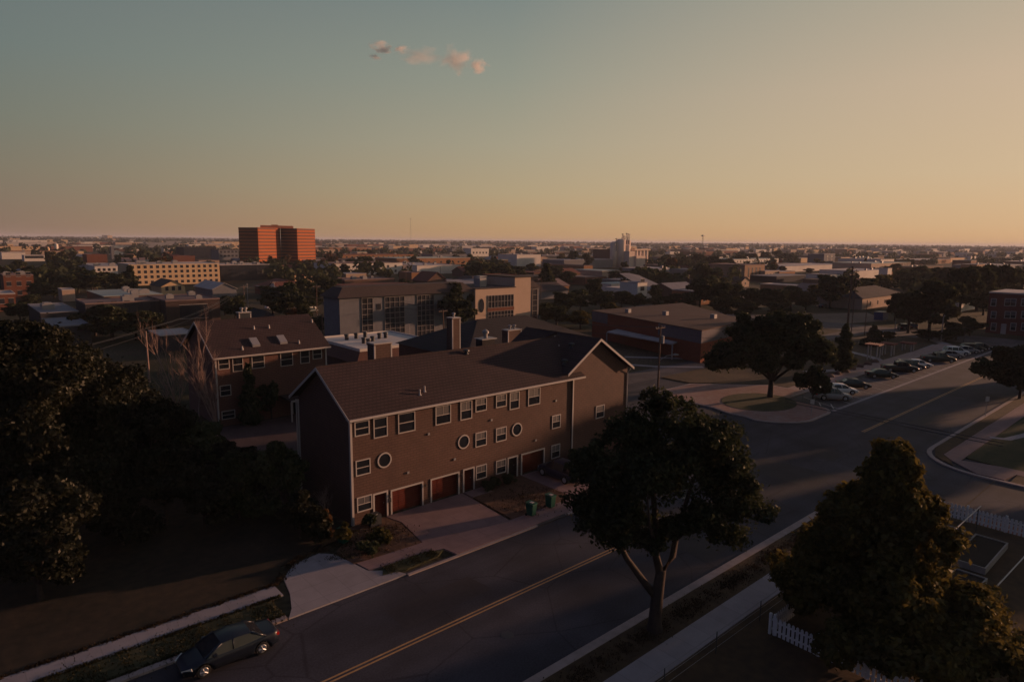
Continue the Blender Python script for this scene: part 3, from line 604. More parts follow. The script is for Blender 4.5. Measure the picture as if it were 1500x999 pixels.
def wmesh(w_, h_, face, dark=False):
    k = (round(w_, 1), round(h_, 1), face, dark)
    if k not in WINMESH:
        mb = MB()
        if face == 'S': mb.box(0, w_, -.04, -.004, 0, h_)
        else: mb.box(-.04, -.004, 0, w_, 0, h_)
        mb.cur = 1; t = .09
        if face == 'S': mb.box(-t, w_+t, -.08, -.003, -t, 0); mb.box(-t, w_+t, -.06, -.003, h_, h_+t)
        else: mb.box(-.08, -.003, -t, w_+t, -t, 0); mb.box(-.06, -.003, -t, w_+t, h_, h_+t)
        WINMESH[k] = mb.mesh('window', [DGLASS, W_BLU if dark else TRIM])
    return WINMESH[k]
def block(name, label, cat, x0, x1, y0, y1, h, wm, rm_, par=.35, wins=(), group=None, z0=0, kit=0, seed=0):
    r = thing(name, label, cat, (x0, y0, z0), 0, group); W = x1-x0; D = y1-y0
    mb = MB(); mb.box(0, W, 0, D, 0, h); mb.build('wall', wm, r, local=True)
    rf = MB(); p = .25
    if par: 
        rf.box(-.05, W+.05, -.05, p, h+.003, h+par); rf.box(-.05, W+.05, D-p, D+.05, h+.003, h+par); rf.box(-.05, p, p, D-p, h+.003, h+par); rf.box(W-p, W+.05, p, D-p, h+.003, h+par); rf.box(p, W-p, p, D-p, h+.003, h+.12)
    else: rf.box(-.3, W+.3, -.3, D+.3, h+.003, h+.25)
    R = rf.build('roof', rm_, r, local=True)
    rr = random.Random(seed or int(x0*7+y0*3))
    for k in range(kit):
        a, b = rr.uniform(.1, .85)*W, rr.uniform(.1, .85)*D; s = rr.uniform(.6, 1.3); q = MB(); q.box(a-s, a+s, b-s*.8, b+s*.8, h+.1, h+.1+s*1.1); q.box(a-s*.6, a+s*.6, b-s*.5, b+s*.5, h+.1+s*1.1, h+.15+s*1.3); q.build('roof_unit', METAL, R, local=True)
    for face, u0, u1, n, zz, ww, wh in wins:
        span = D if face == 'W' else W
        for i in range(n):
            c = (u0+(u1-u0)*(i+.5)/n)*span-ww/2
            for z in zz: inst('window', wmesh(ww, wh, face, wm is W_BLU or wm is W_DRK), r, (c, 0, z) if face == 'S' else (0, c, z))
    return r
def px_block(name, label, cat, pl, pr, yt, yb, depth, wm, rm_, **k):
    P = G(pl, yb); x1 = onY(pr, yb, P.y).x; h = onY(pl, yt, P.y).z; par = k.get('par', .35)
    return block(name, label, cat, P.x, x1, P.y, P.y+depth, max(2.2, h-par), wm, rm_, **k)
def gable_house(name, label, cat, x0, x1, y0, y1, he, hr, wm, rm_, axis='y', group=None, wins=()):
    r = thing(name, label, cat, (x0, y0, 0), 0, group); W = x1-x0; D = y1-y0; mb = MB(); o = .4
    rf = MB()
    if axis == 'y':   # ridge along Y, gable faces -Y
        mb.extr([(0, 0, 0), (W, 0, 0), (W, 0, he), (W/2, 0, hr), (0, 0, he)], (0, D, 0)); s = (hr-he)/(W/2)
        roofslab(rf, [(-o, -o, he-o*s+.15), (W/2, -o, hr+.15), (W/2, D+o, hr+.15), (-o, D+o, he-o*s+.15)]); roofslab(rf, [(W/2, -o, hr+.15), (W+o, -o, he-o*s+.15), (W+o, D+o, he-o*s+.15), (W/2, D+o, hr+.15)])
    elif axis == 'x':
        mb.extr([(0, 0, 0), (0, D, 0), (0, D, he), (0, D/2, hr), (0, 0, he)], (W, 0, 0)); s = (hr-he)/(D/2)
        roofslab(rf, [(-o, -o, he-o*s+.15), (W+o, -o, he-o*s+.15), (W+o, D/2, hr+.15), (-o, D/2, hr+.15)]); roofslab(rf, [(-o, D/2, hr+.15), (W+o, D/2, hr+.15), (W+o, D+o, he-o*s+.15), (-o, D+o, he-o*s+.15)])
    else:  # hip
        mb.box(0, W, 0, D, 0, he); a = min(W, D)/2
        A = [(-o, -o, he), (W+o, -o, he), (W+o, D+o, he), (-o, D+o, he)]; B = ([(a, D/2, hr), (W-a, D/2, hr)] if W > D else [(W/2, a, hr), (W/2, D-a, hr)])
        if W > D: fs = [[A[0], A[1], B[1], B[0]], [A[1], A[2], B[1]], [A[2], A[3], B[0], B[1]], [A[3], A[0], B[0]]]
        else: fs = [[A[0], A[1], B[0]], [A[1], A[2], B[1], B[0]], [A[2], A[3], B[1]], [A[3], A[0], B[0], B[1]]]
        for f in fs: rf.face(f)
        rf.face(A[::-1])
    mb.build('wall', wm, r, local=True); rf.build('roof', rm_, r, local=True)
    for face, u0, u1, n, zz, ww, wh in wins:
        span = D if face == 'W' else W
        for i in range(n):
            c = (u0+(u1-u0)*(i+.5)/n)*span-ww/2
            for z in zz: inst('window', wmesh(ww, wh, face), r, (c, 0, z) if face == 'S' else (0, c, z))
    return r
# white-roofed hall with brown tiled mansard behind the townhouses
WR = thing('flat_roofed_hall', 'flat white roofed hall with a brown tiled skirt and row of round roof vents', 'building', (48.2, 90.3, 0))
mb = MB(); mb.box(48.8, 63.3, 91, 106.5, 0, 4.3); mb.build('wall', W_BRN, WR)
mb = MB(); mb.box(48.6, 63.5, 90.8, 106.7, 4.3, 4.5); mb.box(48.6, 63.5, 90.8, 91.0, 4.5, 4.75); mb.box(48.6, 48.8, 91.0, 106.7, 4.5, 4.75); mb.box(63.3, 63.5, 91.0, 106.7, 4.5, 4.75); mb.box(48.8, 63.3, 106.5, 106.7, 4.5, 4.75); WRr = mb.build('roof', M_('white_membrane', (.62, .56, .5), var=.15, scale=.5), WR)
mb = MB(); a, b = 1.2, 4.28
mb.face([(48.6-a, 90.8-a, 2.7), (63.5+a, 90.8-a, 2.7), (63.5, 90.8, b), (48.6, 90.8, b)]); mb.face([(48.6-a, 106.7, 2.7), (48.6-a, 90.8-a, 2.7), (48.6, 90.8, b), (48.6, 106.7, b)]); mb.face([(48.6-a, 106.7, 2.7), (63.5+a, 106.7, 2.7), (63.5+a, 90.8-a, 2.7), (48.6-a, 90.8-a, 2.7)]); mb.build('tiled_skirt', mat('brown_tiles', (.12, .05, .035), .8, .2, 3, kind='brick', bscale=1.6), WR)
for px, py in ((508, 495), (522, 493), (535, 491), (533, 500), (546, 498), (556, 493), (565, 492), (540, 502)):
    q = G(px, py+3, 4.5); mb = MB(); mb.lathe(q.x, q.y, [(4.49, .35), (5.2, .35), (5.3, .45), (5.5, .4)], 10); mb.build('roof_vent', DMETAL, WRr)
# darker-roofed house right behind the townhouse
DR = gable_house('dark_roofed_house', 'dark shingle roofed house with two white edged chimneys right behind the long townhouse', 'house', 49, 74, 64, 80, 7.0, 10.6, SID, SHG2, 'hip')
WL[DR.name] = (50, 64, 0)
for (pa, pb, ya, yb_, Y) in ((672, 683.5, 465, 493, 66.0), (753, 772, 483, 497, 62.5)):
    a = onY(pa, ya, Y); b = onY(pb, yb_, Y); chimney(DR, a.x, b.x, Y, Y+1.2, 6.5, a.z-.1, 1 if pa < 700 else 2)
# grey office building
OB = thing('office_block', 'blue grey office block with brown mansard roof and a beige wing with gridded windows', 'building', (60, 120, 0)); WL[OB.name] = (60, 120, 0)
mb = MB(); mb.box(60, 93.5, 120, 127, 0, 10.0); mb.build('wall', W_GRY, OB); mb = MB(); mb.box(111.3, 118.5, 124, 134, 0, 9.6); mb.build('wall', W_GRY, OB)
mb = MB(); mb.box(93.51, 106, 119, 134, 0, 10.4); mb.box(106.01, 111.29, 119.4, 132, 0, 12.7); mb.build('beige_wing', M_('beige_stucco', (.48, .35, .27), var=.06), OB)
mb = MB()
for x0, x1, y0, y1, z0, z1, i in ((59.3, 93.9, 119.3, 127.7, 10.0, 12.0, 2.2), (110.9, 119, 123.4, 134.5, 9.6, 11.4, 1.6)):
    A = [(x0, y0, z0), (x1, y0, z0), (x1, y1, z0), (x0, y1, z0)]; B = [(x0+i, y0+i, z1), (x1-i, y0+i, z1), (x1-i, y1-i, z1), (x0+i, y1-i, z1)]
    for k in range(4): mb.face([A[k], A[(k+1) % 4], B[(k+1) % 4], B[k]])
    mb.face(B); mb.face(A[::-1])
mb.box(93.45, 106.0, 118.9, 134, 10.41, 10.6); mb.box(105.95, 111.35, 119.3, 132.1, 12.71, 12.95); mb.build('roof', M_('mansard_brown', (.10, .075, .07), 'shingle'), OB)
def grid_window(parent, x0, x1, z0, z1, Y, nx, nz, name='window_bay'):
    g = MB(); g.box(x0, x1, Y-.05, Y-.004, z0, z1); b = g.build(name, DGLASS, parent); f = MB(); t = .05
    for i in range(nx+1): x = x0+(x1-x0)*i/nx; f.box(x-t, x+t, Y-.14, Y-.052, z0, z1)
    for j in range(nz+1): z = z0+(z1-z0)*j/nz; f.box(x0, x1, Y-.12, Y-.053, z-t, z+t)
    f.build('window_frame', M_('dull_frame', (.25, .22, .21)), b)
for a, b, n in ((64.9, 67.4, 2), (70.2, 75.0, 4), (78.2, 82.6, 4), (85.8, 90.4, 4)): grid_window(OB, a, b, .8, 9.7, 120, n, 8)
grid_window(OB, 97.2, 105.2, 5.9, 8.8, 119, 8, 2); grid_window(OB, 97.2, 105.2, 1.2, 5.0, 119, 8, 4)
mb = MB(); mb.box(97.0, 105.4, 118.9, 118.999, 5.05, 5.85); mb.build('red_band', W_RED, OB)
grid_window(OB, 111.9, 113.6, .8, 9.2, 124, 1, 6); grid_window(OB, 116.2, 117.9, .8, 9.2, 124, 1, 6)
for x in (68.8, 84.1): 
    mb = MB(); mb.box(x-.5, x+.5, 119.93, 119.996, 7.2, 8.4); mb.build('window', DGLASS, OB)
emb = MB(); n = 20; emb.face([(95.3+.75*math.cos(2*PI*i/n), 118.9, 6.6+1.6*math.sin(2*PI*i/n)) for i in range(n)][::-1]); emb.extr([(95.3+.75*math.cos(2*PI*i/n), 118.91, 6.6+1.6*math.sin(2*PI*i/n)) for i in range(n)], (0, .08, 0)); emb.build('oval_sign', W_BLU, OB)
for x, y, s in ((99, 124, 1.0), (103, 129, 1.2)):
    mb = MB(); mb.box(x-s, x+s, y-s, y+s, 10.4, 12+s*.7); mb.build('roof_unit', METAL, OB)
# brick building by the park
BB = thing('brick_hall', 'low brick hall with grey upper band and gravel roof behind the big island tree', 'building', (110, 69, 0)); WL[BB.name] = (110, 69, 0)
fp = [tuple(G(868, 455, 6)[:2]), tuple(G(1028, 484, 6)[:2]), tuple(G(1095, 470, 6)[:2]), tuple(G(1000, 444, 6)[:2])]
c0_ = Vector((sum(p[0] for p in fp)/4, sum(p[1] for p in fp)/4))
mb = MB(); mb.prism(fp, 0, 3.6); mb.build('wall', M_('deep_red_brick', (.24, .075, .045), 'brick'), BB)
mb = MB(); mb.prism([tuple((Vector(p)-c0_)*.999+c0_) for p in fp], 3.6, 5.9); mb.build('upper_wall', MATS['deep_red_brick'], BB)
fo = [(Vector(p)-c0_)*1.004+c0_ for p in fp]; fi_ = [(Vector(p)-c0_)*.99+c0_ for p in fp]
for nm, A_, B_, Ai, Bi in (('band', fo[0].lerp(fo[1], .66), fo[1], fi_[0].lerp(fi_[1], .66), fi_[1]), ('band', fo[1], fo[2], fi_[1], fi_[2]), ('band', fo[0], fo[0].lerp(fo[1], .17), fi_[0], fi_[0].lerp(fi_[1], .17))):
    mb = MB(); mb.prism([tuple(A_), tuple(B_), tuple(Bi), tuple(Ai)], 3.6, 5.88); mb.build('upper_band', M_('grey_band', (.13, .115, .13)), BB)
fq = [tuple((Vector(p)-c0_)*1.012+c0_) for p in fp]; mb = MB(); mb.prism(fq, 5.9, 6.05); mb.build('roof', M_('brown_gravel_roof', (.105, .062, .053), var=.2, scale=.3), BB)
for t_ in (.25, .5, .8):
    p = Vector(fp[0]).lerp(Vector(fp[2]), t_); mb = MB(); mb.box(p.x-.5, p.x+.5, p.y-.5, p.y+.5, 6.06, 6.9); mb.build('roof_unit', METAL, BB)
cw = [tuple(G(a, b, 2.8)[:2]) for a, b in ((889, 487), (985, 505), (998, 500), (905, 483))]
cnp = thing('canopy', 'flat white edged canopy along the front of the brick hall', 'canopy', (cw[0][0], cw[0][1], 0)); mb = MB(); mb.prism(cw, 2.75, 3.0); mb.build('canopy_roof', R_PALE, cnp)
for p in cw[:2]+cw[2:]:
    mb = MB(); mb.box(p[0]-.1, p[0]+.1, p[1]-.1, p[1]+.1, 0, 2.75); mb.build('post', METAL, cnp)
# explicit buildings from the photograph: name,label,cat,pl,pr,yt,yb,depth,wall,roof,kw
rows = [
 ('brick_building', 'small red brick building with flat pale roof at the left edge', 'building', -30, 25, 431, 458, 14, W_RED, R_PALE, dict(wins=[('S', 0, 1, 4, (2.2,), 1.2, 1.5)])),
 ('brick_building', 'taller brown brick block behind the small red one at far left', 'building', 8, 52, 403, 438, 14, W_RED, R_PNK, dict(wins=[('S', 0, 1, 3, (1.2, 4.4, 7.6), 1.3, 1.5)], kit=2)),
 ('flat_roofed_building', 'grey flat roofed building with a roof hatch left of the dark tree mass', 'building', 62, 118, 458, 486, 26, W_DRK, R_GRY, dict(kit=2, par=.2)),
 ('flat_roofed_building', 'lower grey roofed building with pale fascia nearest the big left tree', 'building', 80, 135, 478, 508, 17, W_DRK, R_GRY, dict(par=.25)),
 ('small_building', 'small tan and brick building beyond the grey flat roofs', 'building', 92, 111, 424, 442, 9, W_TAN, R_PALE, {}),
 ('hall', 'building with a pale green roof and a row of brown roof vents', 'building', 153, 240, 434, 448, 30, W_BRN, R_GRN, dict(kit=7, par=.15)),
 ('dark_building', 'long dark building with narrow tall recesses left of its taller corner block', 'building', 128, 241, 444, 482, 14, W_DRK, R_PNK, dict(wins=[('S', .1, .95, 5, (1.2,), 1.1, 5)], kit=3)),
 ('dark_building', 'dark boxy building with one wide glazed opening behind the rear house', 'building', 245, 324, 440, 478, 18, M_('dark_brown_panel', (.075, .05, .045)), R_PNK, dict(wins=[('S', .05, .95, 1, (1.6,), 6.5, 3.4)], kit=3)),
 ('low_building', 'low building with pale flat roof seen through the bare trees', 'building', 236, 288, 491, 516, 9, W_DRK, R_PALE, dict(par=.2)),
 ('apartment_block', 'peach four storey apartment block with rows of dark windows', 'apartments', 190, 323, 387, 419, 22, W_PEACH, R_PALE, dict(wins=[('S', .01, .99, 15, (.8, 3.2, 5.5, 7.7), 1.25, 1.25)], kit=8)),
 ('apartment_block', 'pale lower wing at the left end of the peach apartments', 'apartments', 140, 189, 390, 408, 50, W_WHT, R_PALE, dict(wins=[('S', .05, .95, 6, (1, 3.8), 1.3, 1.4)], kit=5)),
 ('glass_building', 'dark blue glazed block at the right end of the peach apartments', 'building', 324, 396, 388, 412, 22, W_BLU, R_PALE, dict(kit=7, wins=[('S', .02, .98, 14, (1, 3.3, 5.6), 1.2, 1.7)])),
 ('apartment_block', 'dark blue and brown apartments left of the office tower', 'apartments', 270, 318, 362, 379, 30, W_BLU, R_DRK, dict(wins=[('S', .02, .98, 9, (3, 7, 11), 2.4, 2.2)])),
 ('apartment_block', 'grey apartments right beside the office tower, left side', 'apartments', 321, 350, 366, 381, 25, W_GRY, R_DRK, dict(wins=[('S', .02, .98, 5, (3, 7), 2.2, 2.2)])),
 ('brick_building', 'low rust red building in front of the dark blue apartments', 'building', 254, 286, 375, 384, 20, W_RED, R_RED, {}),
 ('brick_building', 'rust red warehouse left of the pale apartment wing', 'building', 128, 158, 373, 387, 20, W_RED, R_RED, {}),
 ('slab_tower', 'slim grey slab tower on the left', 'tower', 164, 168, 361, 380, 6, W_GRY, R_GRY, {}),
 ('small_block', 'yellow lit box building on the left near the white tank', 'building', 115, 123, 368, 375, 10, W_PEACH, R_PALE, {}),
 ('warehouse', 'long flat pale building at the far left edge', 'warehouse', 3, 38, 370, 380, 25, W_WHT, R_PALE, {}),
 ('warehouse', 'pale pink office row with small windows, far left', 'warehouse', 36, 66, 374, 383, 20, W_WHT, R_PALE, dict(wins=[('S', .05, .95, 6, (2.5,), 2.4, 2.2)])),
 ('warehouse', 'large white windowless warehouse in the middle distance', 'warehouse', 611, 675, 389, 402, 60, W_WHT, R_PALE, dict(kit=5)),
 ('small_building', 'small low beige block left of the white warehouse', 'building', 507, 537, 401, 409, 14, W_TAN, R_PALE, {}),
 ('brick_building', 'wide brown brick store in front of the white warehouse', 'building', 505, 578, 410, 421, 16, W_BRN, R_PNK, dict(kit=4)),
 ('brick_building', 'orange brick stepped building before the white warehouse', 'building', 603, 621, 399, 416, 12, W_ORG, R_PNK, {}),
 ('small_building', 'white penthouse building just above the grey office roof', 'building', 637, 664, 410, 420, 12, W_WHT, R_PALE, {}),
 ('store', 'dark shed with long rust red roof left of the grey office', 'building', 508, 604, 419, 432, 12, W_DRK, R_RED, dict(par=.15)),
 ('warehouse', 'bright beige block right of the far church', 'building', 690, 716, 364, 376, 18, W_WHT, R_PALE, dict(wins=[('S', .05, .95, 5, (4,), 2.5, 2.5)])),
 ('warehouse', 'pink beige warehouse cluster left of the silos', 'warehouse', 757, 792, 373, 391, 25, W_WHT, R_PALE, dict(kit=2)),
 ('warehouse', 'pinkish low warehouse beside the beige cluster', 'warehouse', 790, 815, 376, 388, 25, W_TAN, R_PNK, {}),
 ('warehouse', 'long grey warehouse running up to the silos', 'warehouse', 826, 906, 381, 394, 25, W_GRY, R_PALE, dict(kit=2)),
 ('warehouse', 'orange lit brick end building below the grey warehouse', 'building', 855, 868, 389, 401, 40, W_ORG, R_PNK, {}),
 ('shed', 'shed with wide pale green roof in front of the silos', 'building', 882, 908, 397, 407, 26, W_TAN, R_GRN, dict(par=.1)),
 ('brick_building', 'small red brick shop with pale parapet right of the beige office wing', 'building', 857, 888, 406, 418, 16, W_RED, R_PNK, dict(wins=[('S', .05, .95, 4, (1,), 1.6, 1.8)])),
 ('small_building', 'white boxy office left of the modern church', 'building', 895, 930, 416, 428, 10, W_WHT, R_GRN, dict(par=.2)),
 ('white_block', 'narrow white building with three stacked dark openings', 'building', 933, 947, 414, 445, 8, W_WHT, R_PALE, dict(wins=[('S', .1, .9, 1, (1.5, 4.5, 7.3), 2.2, 1.4)])),
 ('industrial_block', 'brown boxy mill beside the silos', 'building', 893, 908, 366, 391, 20, W_BRN, R_DRK, {}),
 ('brick_school', 'brown brick block with four tall dark windows between bright piers', 'building', 1090, 1119, 388, 410, 25, M_('pier_brick', (.36, .22, .15), 'brick'), R_PNK, dict(wins=[('S', .1, .86, 4, (1.2,), 1.6, 6.0)])),
 ('brick_building', 'low lit brick shops right of the tall windowed block', 'building', 1120, 1141, 397, 409, 14, W_TAN, R_PALE, dict(wins=[('S', .05, .95, 4, (1.2,), 1.6, 2)])),
 ('small_building', 'small orange brick shops with stepped parapets on the right', 'building', 1141, 1164, 398, 408, 14, W_ORG, R_PALE, {}),
 ('store', 'long low dark blue store on the right', 'building', 1137, 1184, 405, 414, 16, W_BLU, R_GRY, dict(par=.2)),
 ('small_building', 'low pale roofed building with orange end wall, right middle', 'building', 1176, 1193, 419, 430, 20, W_ORG, R_PALE, {}),
 ('office_block', 'square grey office with two columns of windows on the far right', 'building', 1206, 1222, 372, 391, 16, W_GRY, R_PALE, dict(wins=[('S', .1, .9, 2, (2, 5.5, 9), 3, 1.8)])),
 ('office_block', 'peach lit box joined to the square grey office', 'building', 1231, 1244, 377, 390, 14, W_PEACH, R_PALE, {}),
 ('small_block', 'yellow lit low box left of the square grey office', 'building', 1173, 1190, 378, 385, 14, W_PEACH, R_PALE, {}),
 ('warehouse', 'long pale flat roofed sheds below the square grey office', 'warehouse', 1150, 1238, 390, 399, 30, W_WHT, R_PALE, {}),
 ('warehouse', 'white low plant with a short square tower, right middle', 'warehouse', 1252, 1300, 397, 410, 22, W_WHT, R_PALE, dict(kit=2)),
 ('small_block', 'short square white tower at the right end of the low plant', 'tower', 1299, 1305, 393, 411, 5, W_WHT, R_PALE, {}),
 ('store', 'long building with red brown roof left of the big right trees', 'building', 1248, 1306, 414, 428, 14, W_TAN, R_RED, dict(par=.15)),
 ('garage', 'pale stucco garage between the big trees and the brick flats', 'garage', 1406, 1431, 440, 457, 10, W_WHT, R_DRK, {}),
 ('warehouse', 'long pale roof far right near the horizon', 'warehouse', 1345, 1392, 381, 388, 30, W_ORG, R_PALE, {}),
 ('warehouse', 'orange roofed low row beyond the right hand trees', 'warehouse', 1392, 1416, 378, 384, 30, W_PEACH, R_RED, {}),
]
BOXES = []; RECTS = [(345, 470, 325, 388, 490), (900, 960, 340, 392, 580), (1440, 1500, 425, 490, 197)]
for r_ in rows:
    n_, l_, c_2, pl, pr, yt, yb, dp, wm_, rm__, kw = r_
    o = px_block(n_, l_, c_2, pl, pr, yt, yb, dp, wm_, rm__, **kw); P = G(pl, yb); BOXES.append((P.x, onY(pr, yb, P.y).x, P.y, P.y+dp)); RECTS.append((pl-1, pr+1, yt-2, yb-1, P.length))
for q in ((48, 64, 90, 107), (50, 76, 64, 80), (60, 119, 119, 150), (104, 146, 66, 104), (22, 37, 76, 89), (21, 55, 42, 54)): BOXES.append(q)
# houses
def px_gable(label, pl, pr, ye, yr, yb, depth, wm, rm_, axis, wins=(), name='house', cat='house'):
    P = G(pl, yb); x1 = onY(pr, yb, P.y).x; he = onY(pl, ye, P.y).z; hr = max(he+1.2, onY((pl+pr)/2, yr, P.y+(0 if axis == 'y' else depth/2)).z); BOXES.append((P.x, x1, P.y, P.y+depth))
    return gable_house(name, label, cat, P.x, x1, P.y, P.y+depth, he, hr, wm, rm_, axis, wins=wins)
px_gable('tan gable fronted house with grey roof below the peach apartments', 237, 272, 420, 411, 434, 16, W_PEACH, R_DRK, 'y', [('S', .1, .9, 3, (2.0,), 1.1, 1.5)])
px_gable('low house with pale grey gable roof and bluish end wall left of centre', 312, 347, 424, 415, 436, 22, W_GRY, R_PALE, 'y')
px_gable('house with broad dark hip roof and pale walls, right of the park', 1262, 1322, 438, 417, 454, 15, W_TAN, R_DRK, 'hip', [('S', .1, .95, 5, (1.1,), 1.0, 1.4)])
px_gable('house with grey hip roof and small dark windows behind the beige office wing', 690, 712, 412, 403, 424, 14, W_TAN, R_DRK, 'hip', [('S', .1, .9, 3, (1.4,), 1.1, 1.5)])
px_gable('brown gabled roof house between stepped orange brick and white penthouse', 626, 655, 412, 399, 424, 12, W_BRN, R_RED, 'y')
px_gable('small gable house with lit front right of the dark trees', 1086, 1097, 412, 406, 421, 12, W_TAN, R_DRK, 'y', [('S', .1, .9, 1, (1.2,), 1, 1.2)])
px_gable('dark peaked roof just behind the rear house', 385, 410, 470, 452, 492, 12, W_DRK, SHG2, 'hip')
# modern church with sloping roofs
CHR = thing('church', 'modern white church with long sloping grey roofs', 'church', G(948, 437)); q = G(948, 437); WL[CHR.name] = tuple(q); s = mpp(q); w_ = 52*s
mb = MB(); mb.extr([(q.x, q.y, 0), (q.x+w_*.9, q.y, 0), (q.x+w_*.9, q.y, 3), (q.x, q.y, 3.2)], (0, 22, 0)); mb.build('wall', W_WHT, CHR)
mb = MB(); roofslab(mb, [(q.x-1, q.y-.5, 3.1), (q.x+w_*.5, q.y-.5, 3.1), (q.x+w_*.62, q.y+16, 9), (q.x+2, q.y+16, 9)]); roofslab(mb, [(q.x+w_*.5, q.y-.4, 3.0), (q.x+w_, q.y-.4, 3.0), (q.x+w_*.9, q.y+14, 8), (q.x+w_*.62, q.y+15.9, 8.9)]); mb.build('roof', R_GRY, CHR)
# office tower
OT = thing('office_tower', 'tall twin office tower of banded red brown brick, catching orange light', 'tower', (171, 495, 0)); WL[OT.name] = (171, 495, 0)
tm = bpy.data.materials.new('banded_brick'); tm.use_nodes = True; nt2 = tm.node_tree; b2 = nt2.nodes['Principled BSDF']; g2 = nn(nt2, 'ShaderNodeNewGeometry'); sp2 = nn(nt2, 'ShaderNodeSeparateXYZ'); nt2.links.new(g2.outputs['Position'], sp2.inputs[0])
mo2 = nn(nt2, 'ShaderNodeMath', operation='MODULO'); mo2.inputs[1].default_value = 2.45; nt2.links.new(sp2.outputs[2], mo2.inputs[0]); gt2 = nn(nt2, 'ShaderNodeMath', operation='GREATER_THAN'); gt2.inputs[1].default_value = 1.35; nt2.links.new(mo2.outputs[0], gt2.inputs[0])
mx2 = nn(nt2, 'ShaderNodeMix', data_type='RGBA'); mx2.inputs[6].default_value = (.34, .10, .036, 1); mx2.inputs[7].default_value = (.18, .048, .021, 1); nt2.links.new(gt2.outputs[0], mx2.inputs[0]); nt2.links.new(mx2.outputs[2], b2.inputs['Base Color'])
b2.inputs['Roughness'].default_value = .9; b2.inputs['Specular IOR Level'].default_value = .08
def xat(px): return onY(px, 390, 495).x
xa, xb_, xc_, xd, xe, xf = [xat(p) for p in (352, 380, 406, 413, 437, 463)]
A = [(xa, 503), (xb_, 495), (xc_, 495.5), (xd, 503), (xd, 512), (xd, 540), (xa, 540)]
def VP(px, Y): q = onY(px, 390, Y); return Vector((q.x, q.y))
TL, TC, TR, TS = VP(352, 502), VP(380, 488), VP(406, 499), VP(412.6, 514); T2, T3, T4 = VP(413, 515), VP(437, 495), VP(463, 506)
MATS['tower'] = tm
mb = MB(); mb.prism([tuple(p) for p in (TL, TC, TR, TS, TS*1.04, TL*1.07)], 0, 29.6); mb.build('left_block', tm, OT)
mb = MB(); mb.prism([tuple(p) for p in (T2, T3, T4, T4*1.05, T2*1.05)], 0, 29.6); mb.build('right_block', tm, OT)
mb = MB(); mb.prism([tuple(p) for p in (VP(384, 503), VP(432, 507), VP(432, 515), VP(384, 515))], 29.61, 31.6); mb.prism([tuple(p) for p in (VP(400, 506), VP(410, 506), VP(410, 512), VP(400, 512))], 31.61, 32.2); mb.build('plant_room', W_RED, OT)
for p, q_ in ((TL, TC), (TC, TR), (T2, T3), (T3, T4)):
    d = (q_-p); n2 = Vector((d.y, -d.x)).normalized()*.08; p2 = p+d*.03; q2 = q_-d*.03
    for k in range(12):
        mb = MB(); mb.prism([tuple(p2), tuple(q2), tuple(q2+n2), tuple(p2+n2)], 1.4+2.45*k, 2.2+2.45*k); mb.build('window_band', mat('bronze_glass', (.09, .035, .02), .6, .2, .3, spec=.12), OT)
# grain elevator
GE = thing('grain_elevator', 'tall pale concrete grain elevator with pipes and headhouses on top', 'silos', G(925, 392)); q = G(925, 392); WL[GE.name] = tuple(q); s = mpp(q)
def gx(px): return q.x+(px-925)*s*.86/ .75*.66
def GX(px): return onY(px, 392, q.y).x
def GZ(py): return onY(925, py, q.y).z
CSILO = M_('silo_concrete', (.68, .53, .44), var=.1)
mb = MB(); mb.box(GX(917), GX(925), q.y-3, q.y+8, 0, GZ(368)); mb.box(GX(925), GX(938), q.y-5, q.y+3, 0, GZ(375)); mb.build('workhouse', CSILO, GE)
for a, b, t_, r_ in ((908, 915, 356, 10), (913, 922, 352, 7), (921, 927, 360, 5), (927, 933, 353, 9)):
    cx = (GX(a)+GX(b))/2; rr = (GX(b)-GX(a))/2; mb = MB(); mb.lathe(cx, q.y+r_, [(0, rr), (GZ(t_), rr), (GZ(t_)+1, rr*.4)], 14); mb.build('silo', CSILO, GE, smooth=True)
for k in range(4):
    a = 935+k*5; cx = GX(a+2.5); rr = (GX(a+5)-GX(a))/2; mb = MB(); mb.lathe(cx, q.y+6, [(0, rr), (GZ(367), rr)], 14); mb.build('silo', CSILO, GE, smooth=True)
mb = MB(); mb.box(GX(933), GX(956), q.y+3, q.y+9, GZ(367)+.01, GZ(365)); mb.build('gallery', CSILO, GE)
for a, t_ in ((910, 351), (919, 344), (921, 347), (925, 343), (928, 344)):
    x = GX(a); mb = MB(); mb.tube([(x, q.y+6, GZ(368)), (x, q.y+6, GZ(t_))], .45, 6); mb.box(x-1.0, x+1.0, q.y+5.3, q.y+6.7, GZ(t_), GZ(t_)+.8); mb.tube([(x, q.y+6, GZ(t_)), (x-3, q.y+5.5, GZ(t_+8))], .4, 5); mb.build('leg_head', METAL, GE)
# tanks and towers
def px_cyl(name, label, cat, px, w_, yt, yb, m_, cone=0):
    p = G(px, yb); s = mpp(p); h = top_z(p, yt); mb = MB(); r = w_*s/2; mb.lathe(p.x, p.y, [(0, r), (h, r), (h+cone, r*.3)], 16); o = mb.build(name, m_, off=(p.x, p.y, 0), smooth=False); tag(o, label, cat); return o
px_cyl('storage_tank', 'tall white cylindrical tank on the left near the horizon', 'tank', 83.5, 5, 358, 373, W_WHT, 1)
px_cyl('storage_tank', 'small squat tan tank left of the tall white one', 'tank', 71, 4, 364, 372, W_PEACH, 2)
px_cyl('round_tower', 'round orange lit column beside the dark trees at the right edge', 'column', 1485, 8, 393, 425, W_PEACH, 0)
